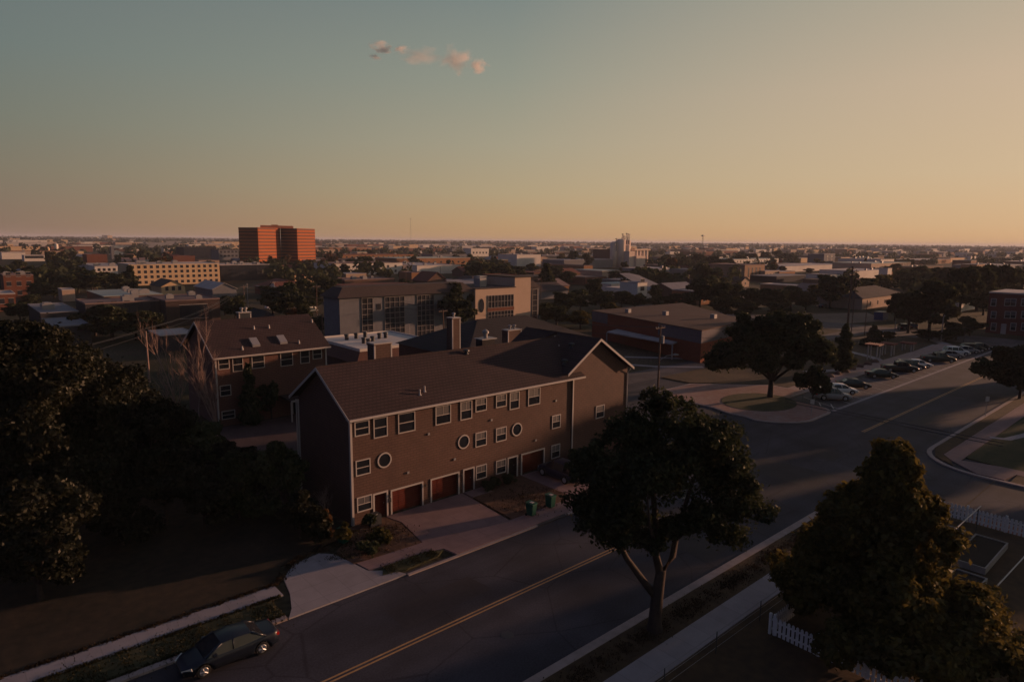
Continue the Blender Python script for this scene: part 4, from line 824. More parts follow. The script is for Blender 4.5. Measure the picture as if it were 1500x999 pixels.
# apartment building on the right
AX = 197.5; a = onX(1443, 487, AX); AP = thing('brick_apartments', 'three storey red brick apartment building with pale windows at the right edge', 'apartments', (AX, 24, 0)); WL[AP.name] = (AX, 24, 0)
mb = MB(); mb.box(AX, AX+16, 22, a.y, 0, 9.9); mb.build('wall', M_('dark_red_brick', (.20, .06, .05), 'brick'), AP); mb = MB(); mb.box(AX-.15, AX+16.1, 21.9, a.y+.15, 9.9, 10.25); mb.build('roof', R_PALE, AP)
mb = MB(); mb.box(AX+2, AX+5, 34, 37, 10.25, 11.2); mb.build('roof_unit', TRIM, AP)
def apwin(pa, pb, ya, yb_, nm='window'):
    p = onX(pa, ya, AX); q_ = onX(pb, yb_, AX); f = win(AP, q_.y, p.y, q_.z, p.z, AX, face='W', cross=1, blind=1, fr=.14)
for (pa, pb) in ((1452, 1459), (1472, 1480), (1480.5, 1488), (1496.5, 1503)):
    for (ya, yb_) in ((437, 449), (455.5, 467), (472.5, 485)):
        if pa == 1472 and ya > 470: continue
        apwin(pa, pb, ya, yb_)
p = onX(1467, 474, AX); q_ = onX(1473, 488, AX); mb = MB(); mb.box(AX-.06, AX-.004, q_.y, p.y, 0, p.z); mb.build('door', TRIM, AP)
BOXES.append((AX, AX+16, 20, 45))

# ------------------------------------------------------------------ cars
CARM = {}
def paint(nm, c):
    if nm not in CARM:
        m_ = bpy.data.materials.new('car_paint_'+nm); m_.use_nodes = True; b = m_.node_tree.nodes['Principled BSDF']; b.inputs['Base Color'].default_value = (*c, 1); b.inputs['Roughness'].default_value = .35; b.inputs['Metallic'].default_value = .0; b.inputs['Coat Weight'].default_value = .12; b.inputs['Specular IOR Level'].default_value = .35; b.inputs['Coat Roughness'].default_value = .06
        nt_ = m_.node_tree; n_ = nn(nt_, 'ShaderNodeTexNoise'); n_.inputs['Scale'].default_value = 3; r_ = nn(nt_, 'ShaderNodeMapRange'); r_.inputs[3].default_value = .25; r_.inputs[4].default_value = .5; nt_.links.new(n_.outputs[0], r_.inputs[0]); nt_.links.new(r_.outputs[0], b.inputs['Roughness']); CARM[nm] = m_
    return CARM[nm]
TYRE = mat('tyre_rubber', (.015, .015, .016), .9); RIM = mat('alloy_rim', (.45, .45, .46), .35, .05, 5, metal=.8); LAMPW = mat('headlight_lens', (.6, .6, .6), .15, .02, 3, spec=.8); LAMPR = mat('tail_light_lens', (.45, .02, .015), .2, .05, 3, spec=.8)
def lerp_prof(pr, x):
    for (a, va), (b, vb) in zip(pr, pr[1:]):
        if x <= b: t = (x-a)/(b-a) if b > a else 0; t = t*t*(3-2*t)*.5+t*.5; return va+(vb-va)*t
    return pr[-1][1]
def car_proto(kind, label, pm, loc, rz, group=None):
    L_, W_, Hh = dict(sedan=(4.75, 1.82, 1.45), suv=(4.7, 1.9, 1.72), pickup=(5.6, 1.98, 1.85))[kind]; hl = L_/2
    root = thing('parked_car', label, 'car', loc, rz, group)
    belt = dict(sedan=.95, suv=1.05, pickup=1.12)[kind]; hood = dict(sedan=.88, suv=1.0, pickup=1.1)[kind]; tail = dict(sedan=.98, suv=1.02, pickup=1.1)[kind]
    deck = [(-hl, tail-.12), (-hl+.12, tail-.02), (-hl+.9, tail+.01), (-.2, belt), (.9, belt), (hl-1.0, hood-.02), (hl-.25, hood-.16), (hl, hood-.36)]
    wid = [(-hl, .80), (-hl+.25, .95), (-hl+.8, 1), (hl-1.1, 1), (hl-.4, .93), (hl, .74)]
    wx = [-hl+.95, hl-.92]; wr = .34 if kind == 'sedan' else .37
    body = MB(); st = [-hl+i*L_/48 for i in range(49)]; N = 0; rowsn = []
    for x in st:
        zt = lerp_prof(deck, x); w2 = W_/2*lerp_prof(wid, x); zb = .22 if abs(x) < hl-.3 else .30
        for c in wx:
            if abs(x-c) < wr+.06: zb = max(zb, wr+math.sqrt(max(0, (wr+.06)**2-(x-c)**2)))
        zm = max(zb+.02, .55); zs = max(zm+.02, zt-.10)
        pts = [(0, zt+.03), (w2*.55, zt+.025), (w2*.86, zt), (w2*.96, zs), (w2, zm+(zs-zm)*.45), (w2*.985, zm), (w2*.96, zb)]
        ring = [(x, -y, z) for y, z in pts[::-1]]+[(x, y, z) for y, z in pts[1:]]; rowsn.append(len(body.v)); body.v += ring; N = len(ring)
    for i in range(48):
        for j in range(N-1): body.f.append((rowsn[i]+j, rowsn[i+1]+j, rowsn[i+1]+j+1, rowsn[i]+j+1)); body.mi.append(0)
        body.f.append((rowsn[i]+N-1, rowsn[i+1]+N-1, rowsn[i+1], rowsn[i])); body.mi.append(0)
    body.f.append(tuple(rowsn[0]+j for j in range(N))); body.mi.append(0); body.f.append(tuple(rowsn[-1]+j for j in range(N-1, -1, -1))); body.mi.append(0)
    if kind == 'sedan': gh = [(-hl+.62, belt+.0), (-hl+1.45, Hh-.06), (-.25, Hh), (.45, Hh-.05), (1.38, belt-.02)]
    elif kind == 'suv': gh = [(-hl+.12, belt), (-hl+.55, Hh-.06), (-.4, Hh), (.45, Hh-.05), (1.25, belt-.02)]
    else: gh = [(-.75, belt), (-.6, Hh-.05), (0, Hh), (.75, Hh-.05), (1.45, belt-.02)]
    x0, x1 = gh[0][0], gh[-1][0]; gl = MB(); rf = body; prev = None; prr = None; n = 22
    for i in range(n+1):
        x = x0+(x1-x0)*i/n; z = lerp_prof(gh, x); w1 = W_/2*.93*lerp_prof(wid, x); t = (z-belt+.05)/(Hh-belt+.05); w2 = w1*(1-.20*t); zb = belt-.06
        ring = [(x, -w1, zb), (x, -w2, z-.05), (x, -w2*.8, z), (x, w2*.8, z), (x, w2, z-.05), (x, w1, zb)]; o = len(gl.v); gl.v += ring
        if prev is not None:
            for j in range(5): gl.f.append((prev+j, o+j, o+j+1, prev+j+1)); gl.mi.append(0)
        prev = o
    gl.f.append((0, 1, 2, 3, 4, 5)); gl.f.append(tuple(prev+j for j in (5, 4, 3, 2, 1, 0))); gl.mi += [0, 0]
    # roof panel and pillars in body colour
    xr0, xr1 = gh[1][0]-.05, gh[3][0]+.08; m2 = 8; pr = None
    for i in range(m2+1):
        x = xr0+(xr1-xr0)*i/m2; z = lerp_prof(gh, x)+.012; w1 = W_/2*.93*lerp_prof(wid, x); w2 = w1*.80+.015; ring = [(x, -w2-.01, z-.075), (x, -w2*.8, z), (x, w2*.8, z), (x, w2+.01, z-.075)]; o = len(body.v); body.v += ring
        if pr is not None:
            for j in range(3): body.f.append((pr+j, o+j, o+j+1, pr+j+1)); body.mi.append(0)
        pr = o
    for sgy in (-1, 1):
        w1 = W_/2*.93; wt = w1*.81
        body.tube([(x1-.05, sgy*w1*.97, belt-.03), (gh[3][0]+.05, sgy*wt, Hh-.09)], .04, 5); body.tube([(x0+.08, sgy*w1*.95, belt-.03), (gh[1][0]-.02, sgy*wt, Hh-.11)], .06, 5)
        body.tube([(.0, sgy*(w1+.005), belt-.03), (-.05, sgy*(wt+.01), Hh-.07)], .035, 5)
        if kind == 'suv': body.tube([(-1.1, sgy*(w1+.005), belt-.03), (-1.15, sgy*(wt+.01), Hh-.07)], .04, 5)
    body.build('body', pm, root, local=True, smooth=False).data.polygons.foreach_set('use_smooth', [True]*len(body.f))
    gl.build('window_glass', GLASS, root, local=True)
    if kind == 'pickup': mb = MB(); mb.box(-hl+.15, -.85, -W_/2*.85, W_/2*.85, tail-.03, tail+.03); mb.build('bed_cover', DMETAL, root, local=True)
    for cx in wx:
        for s_ in (-1, 1):
            y0, y1 = s_*(W_/2-.24), s_*(W_/2-.01); mb = MB(); mb.tube([(cx, y0, wr), (cx, y0+s_*.03, wr), (cx, y1-s_*.03, wr), (cx, y1, wr)], [wr*.93, wr, wr, wr*.93], 20); wh = mb.build('wheel', TYRE, root, local=True)
            r_ = MB(); r_.tube([(cx, y1-s_*.01, wr), (cx, y1+s_*.012, wr)], [wr*.66, wr*.6], 16)
            for k in range(5): a_ = k*2*PI/5; r_.tube([(cx, y1+s_*.02, wr), (cx+math.cos(a_)*wr*.58, y1+s_*.02, wr+math.sin(a_)*wr*.58)], .03, 4)
            r_.build('rim', RIM, wh, local=True)
    for s_ in (-1, 1):
        mb = MB(); mb.extr([(hl-.42, s_*W_*.46, hood-.33), (hl-.02, s_*W_*.30, hood-.42), (hl+.01, s_*W_*.30, hood-.30), (hl-.38, s_*W_*.455, hood-.17)], (.03, s_*.02, .02)); mb.build('headlight', LAMPW, root, local=True)
        mb = MB(); mb.box(-hl-.02, -hl+.16, min(s_*W_*.27, s_*W_*.43), max(s_*W_*.27, s_*W_*.43), tail-.28, tail-.12); mb.build('tail_light', LAMPR, root, local=True)
        mb = MB(); mb.box(.82, 1.0, min(s_*(W_/2-.02), s_*(W_/2+.15)), max(s_*(W_/2-.02), s_*(W_/2+.15)), belt-.02, belt+.11); mb.build('wing_mirror', pm, root, local=True)
    mb = MB(); mb.box(hl-.06, hl+.01, -.42, .42, hood-.48, hood-.34); mb.build('grille', DMETAL, root, local=True)
    mb = MB(); mb.box(-hl-.015, -hl+.05, -.25, .25, tail-.45, tail-.33); mb.build('number_plate', TRIM, root, local=True)
    return root
PNTB = paint('dark_blue', (.008, .012, .022)); PNTK = paint('black', (.012, .014, .016)); PNTW = paint('white', (.80, .78, .75)); PNTS = paint('silver', (.30, .29, .29)); PNTG = paint('dark_green', (.015, .03, .028)); PNTN = paint('navy', (.02, .025, .05))
s0 = car_proto('sedan', 'dark blue grey sedan parked alone at the kerb in front of the vacant lot', PNTB, (9.7, 33.0, .004), PI)
proto = {}
GRP = 'cars parked nose in along the park'
carlist = [ # px,py(base centre),kind,paint,label
 (1219, 585, 'suv', PNTS, 'tan silver hatchback half hidden by the shrub, nearest of the parked row'),
 (1230, 576, 'sedan', PNTW, 'white sedan, second nearest in the angled row'),
 (1250, 568, 'sedan', PNTK, 'black sedan just beyond the white one in the angled row'),
 (1291, 553, 'sedan', PNTG, 'dark green sedan in the middle of a gap in the angled row'),
 (1316, 544, 'pickup', PNTK, 'black pickup truck in the angled row'),
 (1332, 541, 'suv', PNTN, 'dark van close behind the black pickup'),
 (1343, 538, 'sedan', PNTW, 'white sedan partly behind the dark van'),
 (1374, 530, 'pickup', PNTG, 'long dark green pickup with raised roof beyond the second white sedan'),
 (1391, 524, 'sedan', PNTS, 'silver car just beyond the long dark green pickup'),
 (1400, 520, 'suv', PNTW, 'white hatchback near the far end of the angled row'),
 (1415, 517, 'sedan', PNTS, 'pale grey car near the far end of the row'),
 (1424, 515, 'suv', PNTK, 'black suv second from the far end of the row'),
 (1434, 512, 'sedan', PNTK, 'black sedan at the far end of the row')]
for px, py, kd, pm, lb in carlist:
    p = G(px, py); key = (kd, pm.name)
    y_ = min(max(p.y, 36.9), 39.0)
    loc = (p.x, y_, .01); rz = -math.radians(50)
    if key in proto: clone(proto[key], loc, rz, lb)
    else: proto[key] = car_proto(kd, lb, pm, loc, rz, GRP)
for (px, py, rz, kd, pm, lb) in ((816, 722, PI/2, 'suv', PNTN, 'dark navy suv parked in the right hand driveway beside the big street tree'),
  (1322, 483, .5, 'suv', PNTK, 'black suv left of a pair parked under the big park trees'), (1336, 482, .5, 'suv', PNTK, 'black suv right of a pair parked under the big park trees'),
  (1206, 451, 0, 'sedan', PNTN, 'dark car below the tree behind the sandy lot'), (400, 453, 0, 'suv', PNTW, 'white van parked behind the rear house roof, left one'), (452, 454, 0, 'suv', PNTW, 'white van parked left of the grey office block'),
  (455, 458, .3, 'sedan', PNTG, 'dark green car in front of the white van left of the office block'), (338, 455, 0, 'sedan', PNTW, 'white car beside the dark boxy building'), (915, 492, 1.2, 'pickup', PNTK, 'black truck under the canopy of the brick hall, left one'), (975, 500, 1.2, 'suv', PNTK, 'black suv under the canopy of the brick hall, right one'), (895, 411, 0, 'suv', PNTW, 'white van by the small red brick shop')):
    p = G(px, py); loc = (p.x, p.y, .01 if px != 816 else .11)
    if px == 816: loc = (41.5, 40.2, .11)
    key = (kd, pm.name)
    if key in proto: c = clone(proto[key], loc, rz, lb)
    else: c = car_proto(kd, lb, pm, loc, rz)
    if 'group' in c: del c['group']
# ------------------------------------------------------------------ street furniture
def bin_(label, p, rz=0):
    root = thing('wheelie_bin', label, 'bin', (p[0], p[1], .125), rz, 'green bins on the pavement'); g = mat('bin_green', (.010, .075, .05), .5, .15, 3)
    mb = MB(); A = [(-.24, -.27, .08), (.24, -.27, .08), (.24, .27, .08), (-.24, .27, .08)]; B = [(-.3, -.36, 1.0), (.3, -.36, 1.0), (.3, .34, 1.0), (-.3, .34, 1.0)]
    for k in range(4): mb.face([A[k], A[(k+1) % 4], B[(k+1) % 4], B[k]])
    mb.face(A[::-1]); mb.face(B); mb.box(-.32, .32, -.38, -.33, .93, 1.0); mb.build('bin_body', g, root, local=True)
    mb = MB(); mb.extr([(-.32, -.40, 1.0), (.32, -.40, 1.0), (.32, .36, 1.06), (-.32, .36, 1.06)], (0, 0, .05)); l = mb.build('lid', g, root, local=True); mb = MB(); mb.tube([(-.25, .42, 1.04), (.25, .42, 1.04)], .025, 6); mb.build('handle', DMETAL, l, local=True)
    mb = MB(); mb.box(-.14, .14, -.2, .1, 1.095, 1.115); mb.build('lid_sticker', TRIM, l, local=True)
    for s_ in (-1, 1): mb = MB(); mb.tube([(s_*.24, .3, .1), (s_*.30, .3, .1)], .1, 12); mb.build('wheel', TYRE, root, local=True)
bin_('green wheelie bin on the pavement, the one nearer the big garage driveway', G(778, 757)[:2], .2); bin_('green wheelie bin on the pavement, the one nearer the street tree', G(806, 745)[:2], .1); bin_('green wheelie bin among the bushes at the left corner of the house', G(503, 797)[:2], .3)
def wires(name, label, runs, r=.018, sag=.02, group=None):
    mb = MB()
    for a, b in runs:
        a = Vector(a); b = Vector(b); l = (b-a).length; mb.tube([a.lerp(b, t/14)-Vector((0, 0, 4*sag*l*(t/14)*(1-t/14))) for t in range(15)], r, 4, False)
    o = mb.build(name, DMETAL, off=tuple(runs[0][0])); return tag(o, label, 'cable', group)
def util_pole(label, p, h, arm=0, tr=False, lean=0, lamp=None, r=.15, m_=None, ax='x'):
    root = thing('utility_pole', label, 'pole', (p[0], p[1], 0)); mb = MB(); mb.tube([(0, 0, -.1), (lean*h, 0, h)], [r, r*.7], 8); mb.build('pole', m_ or POLE, root, local=True)
    for k in range(arm):
        z = h-.5-k*1.0; mb = MB(); dx = lean*z
        if ax == 'x': mb.box(dx-1.1, dx+1.1, -.06, .06, z, z+.12)
        else: mb.box(dx-.06, dx+.06, -1.1, 1.1, z, z+.12)
        c = mb.build('crossarm', POLE, root, local=True)
        for u in (-1, -.5, .5, 1):
            mb = MB(); q = (dx+u, 0) if ax == 'x' else (dx, u); mb.lathe(q[0], q[1], [(z+.12, .05), (z+.3, .05)], 6); mb.build('insulator', TRIM, c, local=True)
    if tr:
        for u in ((-.45, .45) if tr > 1 else (.4,)): mb = MB(); mb.lathe(lean*h+u, -.1, [(h-2.6, .25), (h-1.6, .25), (h-1.5, .12)], 10); mb.build('transformer', METAL, root, local=True)
    if lamp:
        lx, ly, lz = lamp; mb = MB(); mb.tube([(0, 0, lz-.8), (lx*.5, ly*.5, lz-.1), (lx*.9, ly*.9, lz)], .045, 6); a = mb.build('lamp_arm', METAL, root, local=True); mb = MB(); mb.tube([(lx*.88, ly*.88, lz), (lx*1.0, ly*1.0, lz+.02), (lx*1.25, ly*1.25, lz-.02)], [.08, .16, .08], 8); mb.build('lamp_head', METAL, a, local=True)
    return root
PP = G(963, 583); ph = top_z(PP, 476); util_pole('brown wooden utility pole with street lamp arm right of the house', PP, ph, 1, 1, lamp=(1.9, -1.2, ph-4.2))
wires('power_cable', 'two power cables sagging from the lamp pole past the island tree to the right', [((PP.x, PP.y, ph-.3), (150, 18, 9)), ((PP.x, PP.y, ph-1.6), (150, 18, 7.6))], sag=.012)
wires('power_cable', 'overhead cables from the lamp pole to the left over the brick hall', [((PP.x, PP.y, ph-.3), (70, 120, 10)), ((PP.x-.5, PP.y, ph-.3), (68, 120, 10)), ((PP.x, PP.y, ph-1.6), (70, 120, 8.6))], sag=.02)
a1, a2 = G(1150, 588, 6.5), G(1470, 654, 6.5); wires('power_cable', 'two dark parallel strands for cable shadow lines across the intersection at the right', [(tuple(a1), tuple(a2)), (tuple(G(1150, 584, 6.5)), tuple(G(1470, 649, 6.5)))], r=.03, sag=.002)  # dark strands stand in for cable shadow lines on road and pavement
for px, yb, yt, kw, lb in ((651, 505, 453, dict(lean=-.045, lamp=(2.5, -1.5, 5.5), arm=1), 'leaning wooden pole with street lamp just behind the long townhouse roof'),
   (571, 500, 443, dict(tr=2, arm=1), 'wooden pole with two transformers before the blue grey office'), (473, 500, 459, dict(arm=1), 'wooden pole with crossarm right of the rear house roof'),
   (1236, 540, 390, dict(r=.22, arm=2), 'tall dark pole beside the dark conifer in the park'), (1244, 520, 395, dict(r=.10, arm=1), 'thin second pole just right of the tall dark pole'), (1266, 492, 440, dict(r=.1), 'thin pole left of the blue dumpster'),
   (359, 460, 418, dict(m_=PALEBARK, arm=1), 'pale wooden pole left of the peaked dark roof'), (364, 460, 415, dict(lamp=(2.5, -1, 8), m_=METAL, r=.12), 'grey street lamp pole right of the pale wooden one'), (403, 455, 412, dict(m_=METAL, arm=1, r=.13), 'grey pole over the car park behind the rear house'),
   (430, 452, 425, dict(m_=PALEBARK, tr=1), 'pale pole with a transformer left of the office'), (464, 462, 418, dict(lean=.03, arm=1), 'leaning brown pole at the left corner of the office'), (600, 500, 476, dict(m_=METAL, r=.1, lamp=(.6, 0, 4)), 'short metal lamp behind the white roofed hall'),
   (219, 560, 485, dict(m_=PALEBARK, r=.16), 'pale bare pole stump left of the bare trees'), (716, 440, 410, dict(m_=TRIM, r=.2), 'white mast on the beige office wing'), (1310, 492, 470, dict(m_=METAL, r=.1), 'short lamp under the park trees'), (1378, 502, 466, dict(m_=METAL, r=.12, lamp=(.7, 0, 6)), 'lamp post by the street before the brick apartments'),
   (1411, 505, 480, dict(m_=DMETAL, r=.08), 'thin dark post by the brick apartments'), (139, 428, 403, dict(arm=1), 'thin pole in the dark trees at left, left one'), (143, 428, 406, dict(arm=1), 'thin pole in the dark trees at left, right one'), (595, 440, 392, dict(r=.1), 'thin pole in front of the white warehouse'), (645, 420, 390, dict(r=.12), 'dark thin pole at the right part of the white warehouse'), (792, 440, 405, dict(r=.12), 'thin pole right of the office building')):
    p = G(px, yb); util_pole(lb, p, top_z(p, yt), **kw)
def lattice(name, label, px, yb, yt, w_):
    p = G(px, yb); h = top_z(p, yt); root = thing(name, label, 'mast', (p.x, p.y, 0)); mb = MB(); n = 14
    for k in range(3):
        a = k*2*PI/3; mb.tube([(w_*math.cos(a), w_*math.sin(a), 0), (w_*.5*math.cos(a), w_*.5*math.sin(a), h)], w_*.12, 4)
        for i in range(n): a2_ = (k+1)*2*PI/3; z = h*i/n; f = 1-.5*i/n; mb.tube([(w_*f*math.cos(a), w_*f*math.sin(a), z), (w_*f*math.cos(a2_), w_*f*math.sin(a2_), z+h/n)], w_*.06, 3)
    mb.build('mast', METAL, root, local=True); mb = MB(); mb.box(-w_*1.4, w_*1.4, -w_, w_, h-2, h-.5); mb.build('antenna', METAL, root, local=True)
lattice('radio_mast', 'lattice phone mast standing above the trees right of the silos', 1028, 382, 344, 1.3)
lattice('radio_mast', 'very thin faint mast on the horizon left of centre', 602, 362, 318, .9)
for lb_, A_, B_ in (('pair of thin cables over the dark trees at the left', G(219, 560), G(20, 640)), ('cables from the pale pole towards the dark boxy building', G(219, 560), G(359, 460)), ('cables between the two poles behind the rear house', G(359, 460), G(571, 500)), ('cables running past the left corner of the office', G(464, 462), G(571, 500)), ('cables from the leaning pole to the transformer pole', G(651, 505), G(571, 500))):
    wires('power_cable', lb_, [((A_.x, A_.y, 8.2), (B_.x, B_.y, 8.4)), ((A_.x+.6, A_.y, 8.2), (B_.x+.6, B_.y, 8.4)), ((A_.x, A_.y, 7.3), (B_.x, B_.y, 7.4))], r=.022, sag=.015)
# street signs
def sign(label, p, h=2.2):
    root = thing('street_sign', label, 'sign', (p[0], p[1], .1)); mb = MB(); mb.tube([(0, 0, 0), (0, 0, h)], .035, 6); mb.build('post', METAL, root, local=True); mb = MB(); mb.box(-.26, .26, -.05, -.036, h-.65, h); b = mb.build('sign_plate', TRIM, root, local=True); b.rotation_euler = (0, 0, -.7)
sign('white sign on a post in the verge across the intersection', G(1443, 611)[:2], 2.6); sign('sign post on the brick edge of the tree island', G(1188, 612)[:2], 2.3)
# park: pergola posts
for i, (pa, pb) in enumerate(((1276, 1282), (1297, 1304), (1327, 1332))):
    p = G((pa+pb)/2, 528-7*i); h = top_z(p, 504-i); s = mpp(p); root = thing('shade_pergola', ['small red topped pergola, left of the three by the park walk', 'small red topped pergola, middle of the three by the park walk', 'small red topped pergola, right of the three by the park walk'][i], 'pergola', (p.x, p.y, .1), 0, 'pergolas by the park walk'); w_ = .7
    for sx in (-w_, w_):
        for sy in (-.8, .8): mb = MB(); mb.box(sx-.09, sx+.09, sy-.09, sy+.09, 0, h-.3); mb.build('post', TRIM, root, local=True)
    mb = MB(); mb.box(-w_-.5, w_+.5, -1.2, 1.2, h-.28, h-.1); [mb.box(-w_-.6, w_+.6, -1.2+.4*k, -1.1+.4*k, h-.099, h) for k in range(7)]; mb.build('red_roof', mat('pergola_red', (.22, .06, .05), .6, .1, 4), root, local=True)
p = G(1293, 470); mb = MB(); mb.extr([(p.x, p.y, .15), (p.x+3.6, p.y, .15), (p.x+4, p.y, 2.3), (p.x-.3, p.y, 2.3)], (0, 2.4, 0)); root = thing('dumpster', 'blue dumpster standing on the sandy lot', 'dumpster', (p.x, p.y, 0)); WL[root.name] = (p.x, p.y, 0); mb.build('container', mat('dumpster_blue', (.02, .06, .16), .5, .1, 2), root); mb = MB(); mb.box(p.x-.35, p.x+4.05, p.y-.1, p.y+2.5, 2.31, 2.42); mb.build('lid', DMETAL, root)
# big rocks beside the walk
for i in range(7):
    p = G(1216+i*11, 553-i*3.6); mb = MB(); n = 8; r_ = random.Random(i); mb.lathe(0, 0, [(0, .5+r_.random()*.3), (.35, .55), (.6, .2)], n); o = mb.build('boulder', mat('brown_rock', (.14, .08, .06), .9, .3, 3, bump=.5), local=True); o.location = (p.x, p.y, .1); o.scale = (1.1, .9, 1); o.rotation_euler = (0, 0, i); tag(o, 'brown boulder in the line of rocks above the parked cars', 'rock', 'boulders along the park walk')
# picket fences
FENCE = mat('picket_white', (.66, .62, .60), .7, .12, 3)
def picket(label, a, b, h=1.05, gap=.16, both=True, name='picket_fence'):
    a = Vector((a[0], a[1])); b = Vector((b[0], b[1])); L_ = (b-a).length; d = (b-a)/L_; root = thing(name, label, 'fence', (a.x, a.y, .1), math.atan2(d.y, d.x))
    mb = MB()
    for i in range(int(L_/gap)):
        x = gap*(i+.5); w2 = gap*.33; mb.extr([(x-w2, 0, .08), (x+w2, 0, .08), (x+w2, 0, h-.07), (x, 0, h), (x-w2, 0, h-.07)], (0, .02, 0))
    mb.build('picket_panel', FENCE, root, local=True); mb = MB(); mb.box(0, L_, .021, .07, .28, .38); mb.box(0, L_, .021, .07, h-.34, h-.24); mb.build('rail', FENCE, root, local=True)
    n = max(1, round(L_/2.4))
    for i in range(n+1): x = L_*i/n; mb = MB(); mb.box(x-.07, x+.07, .0701, .20, 0, h+.08); mb.build('post', FENCE, root, local=True)
picket('white picket fence running towards the street beside the leafy pyramid tree', (33.0, 15.4), (33.0, 8.2), gap=.24, h=1.15)
picket('white picket fence side parallel to the main pavement', (33.1, 15.5), (44, 15.5), gap=.24, h=1.15)
picket('white picket fence facing the cross street by the garden beds', (59.0, 15.4), (59.0, -2), gap=.26, h=1.25)
# wire fence
root = thing('wire_fence', 'low wire fence with thin dark posts along the pavement edge', 'fence', (24, 16.6, .1)); 
for i in range(6): mb = MB(); x = -4+4.6*i; mb.tube([(x, 0, 0), (x, 0, 1.25)], .03, 5); mb.build('post', DMETAL, root, local=True)
for z in (.35, .8, 1.2): mb = MB(); mb.tube([(-8, 0, z), (19, 0, z)], .012, 4, False); mb.build('wire', METAL, root, local=True)
# garden beds
def bed(label, x0, x1, y0, y1, h=.35):
    root = thing('raised_bed', label, 'garden bed', (x0, y0, .1), 0, 'raised garden beds'); W_, D_ = x1-x0, y1-y0; mb = MB(); t = .09; wd = mat('pale_board', (.28, .25, .23), .8, .2, 3)
    mb.box(0, W_, 0, t, 0, h); mb.box(0, W_, D_-t, D_, 0, h); mb.box(0, t, t, D_-t, 0, h); mb.box(W_-t, W_, t, D_-t, 0, h); mb.build('frame', wd, root, local=True); mb = MB(); mb.box(t, W_-t, t, D_-t, 0, h-.08); mb.build('soil', mat('dark_soil', (.02, .015, .012), 1, .4, 5), root, local=True)
a, b, c, d_ = G(1430, 836, .4), G(1454, 842, .4), G(1480, 810, .4), G(1457, 803, .4)
bed('larger raised bed with pale boards near the far picket fence', 50.2, 56.0, 9.6, 11.6, .45); bed('small raised bed with pale boards closer to the leafy tree', 46.0, 48.9, 9.2, 11.0, .4); bed('long low bed with grey boards beside the leafy tree', 49.5, 56.5, 12.3, 13.5, .3)
root = thing('garden_trellis', 'long thin pole trellis standing between the garden beds', 'trellis', (45.5, 11.9, .1))
for x in (0, 4, 8, 12): mb = MB(); mb.tube([(x, 0, 0), (x, 0, 1.9)], .035, 5); mb.build('post', DMETAL, root, local=True)
mb = MB(); mb.tube([(0, 0, 1.9), (12.6, 0, 1.9)], .04, 5); mb.build('top_rail', TRIM, root, local=True)
mb = MB(); mb.tube([(1.5, -3.3, .35), (12.0, -3.6, .35)], .045, 5); o = mb.build('rail', TRIM, root, local=True)
mb = MB(); mb.box(38.5, 40.2, 7.2, 8.6, 0, 0); 
# air conditioner by the corner and shrub clumps by the house
mb = MB(); mb.box(23.0, 23.9, 41.9, 42.6, .12, .95); mb.lathe(23.45, 42.25, [(.951, .3), (.99, .28)], 12); o = mb.build('air_conditioner', DMETAL, off=(23.4, 42.2, .12)); tag(o, 'dark air conditioning unit at the left corner of the near house', 'appliance')

# ------------------------------------------------------------------ trees in the foreground
RTp = (37.2, 11.4)
RTp = tuple(G(1280, 950)[:2])
lb = make_lobes('pyramid', 5.3, top_z(RTp, 640), .5, 95, 5)+[(0, 0, 3.2, 3.6, 2.6), (0, 0, 6.2, 2.4, 2.4), (-1.6, -1.0, 2.2, 2.4, 2.0), (-1.4, -3.6, 2.2, 2.4, 2.0), (.4, -4.8, 2.3, 2.2, 1.8), (1.5, -3.4, 3.4, 2.0, 1.8)]
tree('leafy_tree', 'dense pyramid shaped tree with orange lit leaves inside the picket fence, foreground right', 'tree', RTp, top_z(RTp, 640), 5, n=150000, leaf=.18, lm=LEAFO, lobes=lb, seed=5, r0=.25, limbs=12, z_fork=2, shell=.6)
cl = [(a*.77, b*.77, c, d*.82, e*.9) for a, b, c, d, e in [(-2.6, 1.2, 8.0, 2.3, 2.2), (0, 0, 9.2, 2.8, 2.6), (1.8, -1.0, 9.8, 2.5, 2.2), (-1.2, 1.5, 11.0, 2.3, 2.0), (1.2, -.4, 12.0, 2.0, 1.8), (-3.4, 2.4, 9.6, 1.9, 1.9), (3.6, -3.0, 8.4, 2.1, 1.8), (4.8, -4.0, 7.3, 1.7, 1.4), (-1.0, 2.8, 7.6, 2.0, 1.7), (1.0, -2.6, 7.2, 1.8, 1.4), (2.6, 1.6, 8.8, 2.2, 2.0), (-2.8, -.6, 9.8, 1.8, 1.7), (.4, 1.0, 13.0, 1.3, 1.2), (-3.9, 3.0, 7.2, 1.5, 1.4), (3.0, -1.2, 11.2, 1.6, 1.4), (.5, -1.5, 6.6, 1.6, 1.1), (5.0, -2.2, 8.2, 1.3, 1.2), (-4.4, 3.4, 9.4, 1.4, 1.3)]]+[(-.75*2.6, .66*2.6, 6.0, 1.8, 1.5), (-.3, .2, 5.9, 1.7, 1.3), (2.8, -2.5, 6.2, 1.7, 1.4), (2.0, -1.7, 11.2, 1.9, 1.6), (2.6, -2.1, 9.9, 1.8, 1.6), (-1.2, 1.1, 11.6, 1.5, 1.3), (-.75*3.4, .66*3.4, 7.2, 1.8, 1.7)]
CT = tree('street_tree', 'large dark broadleaf tree with forked trunk in the verge, foreground centre', 'tree', (28.5, 20.0), 14, 5, n=56000, leaf=.135, shell=.3, lobes=cl, seed=9, r0=.30, z_fork=3.2, limbs=2)
tk = MB(); SL = Vector((-RT.x, -RT.y, 0)).normalized()
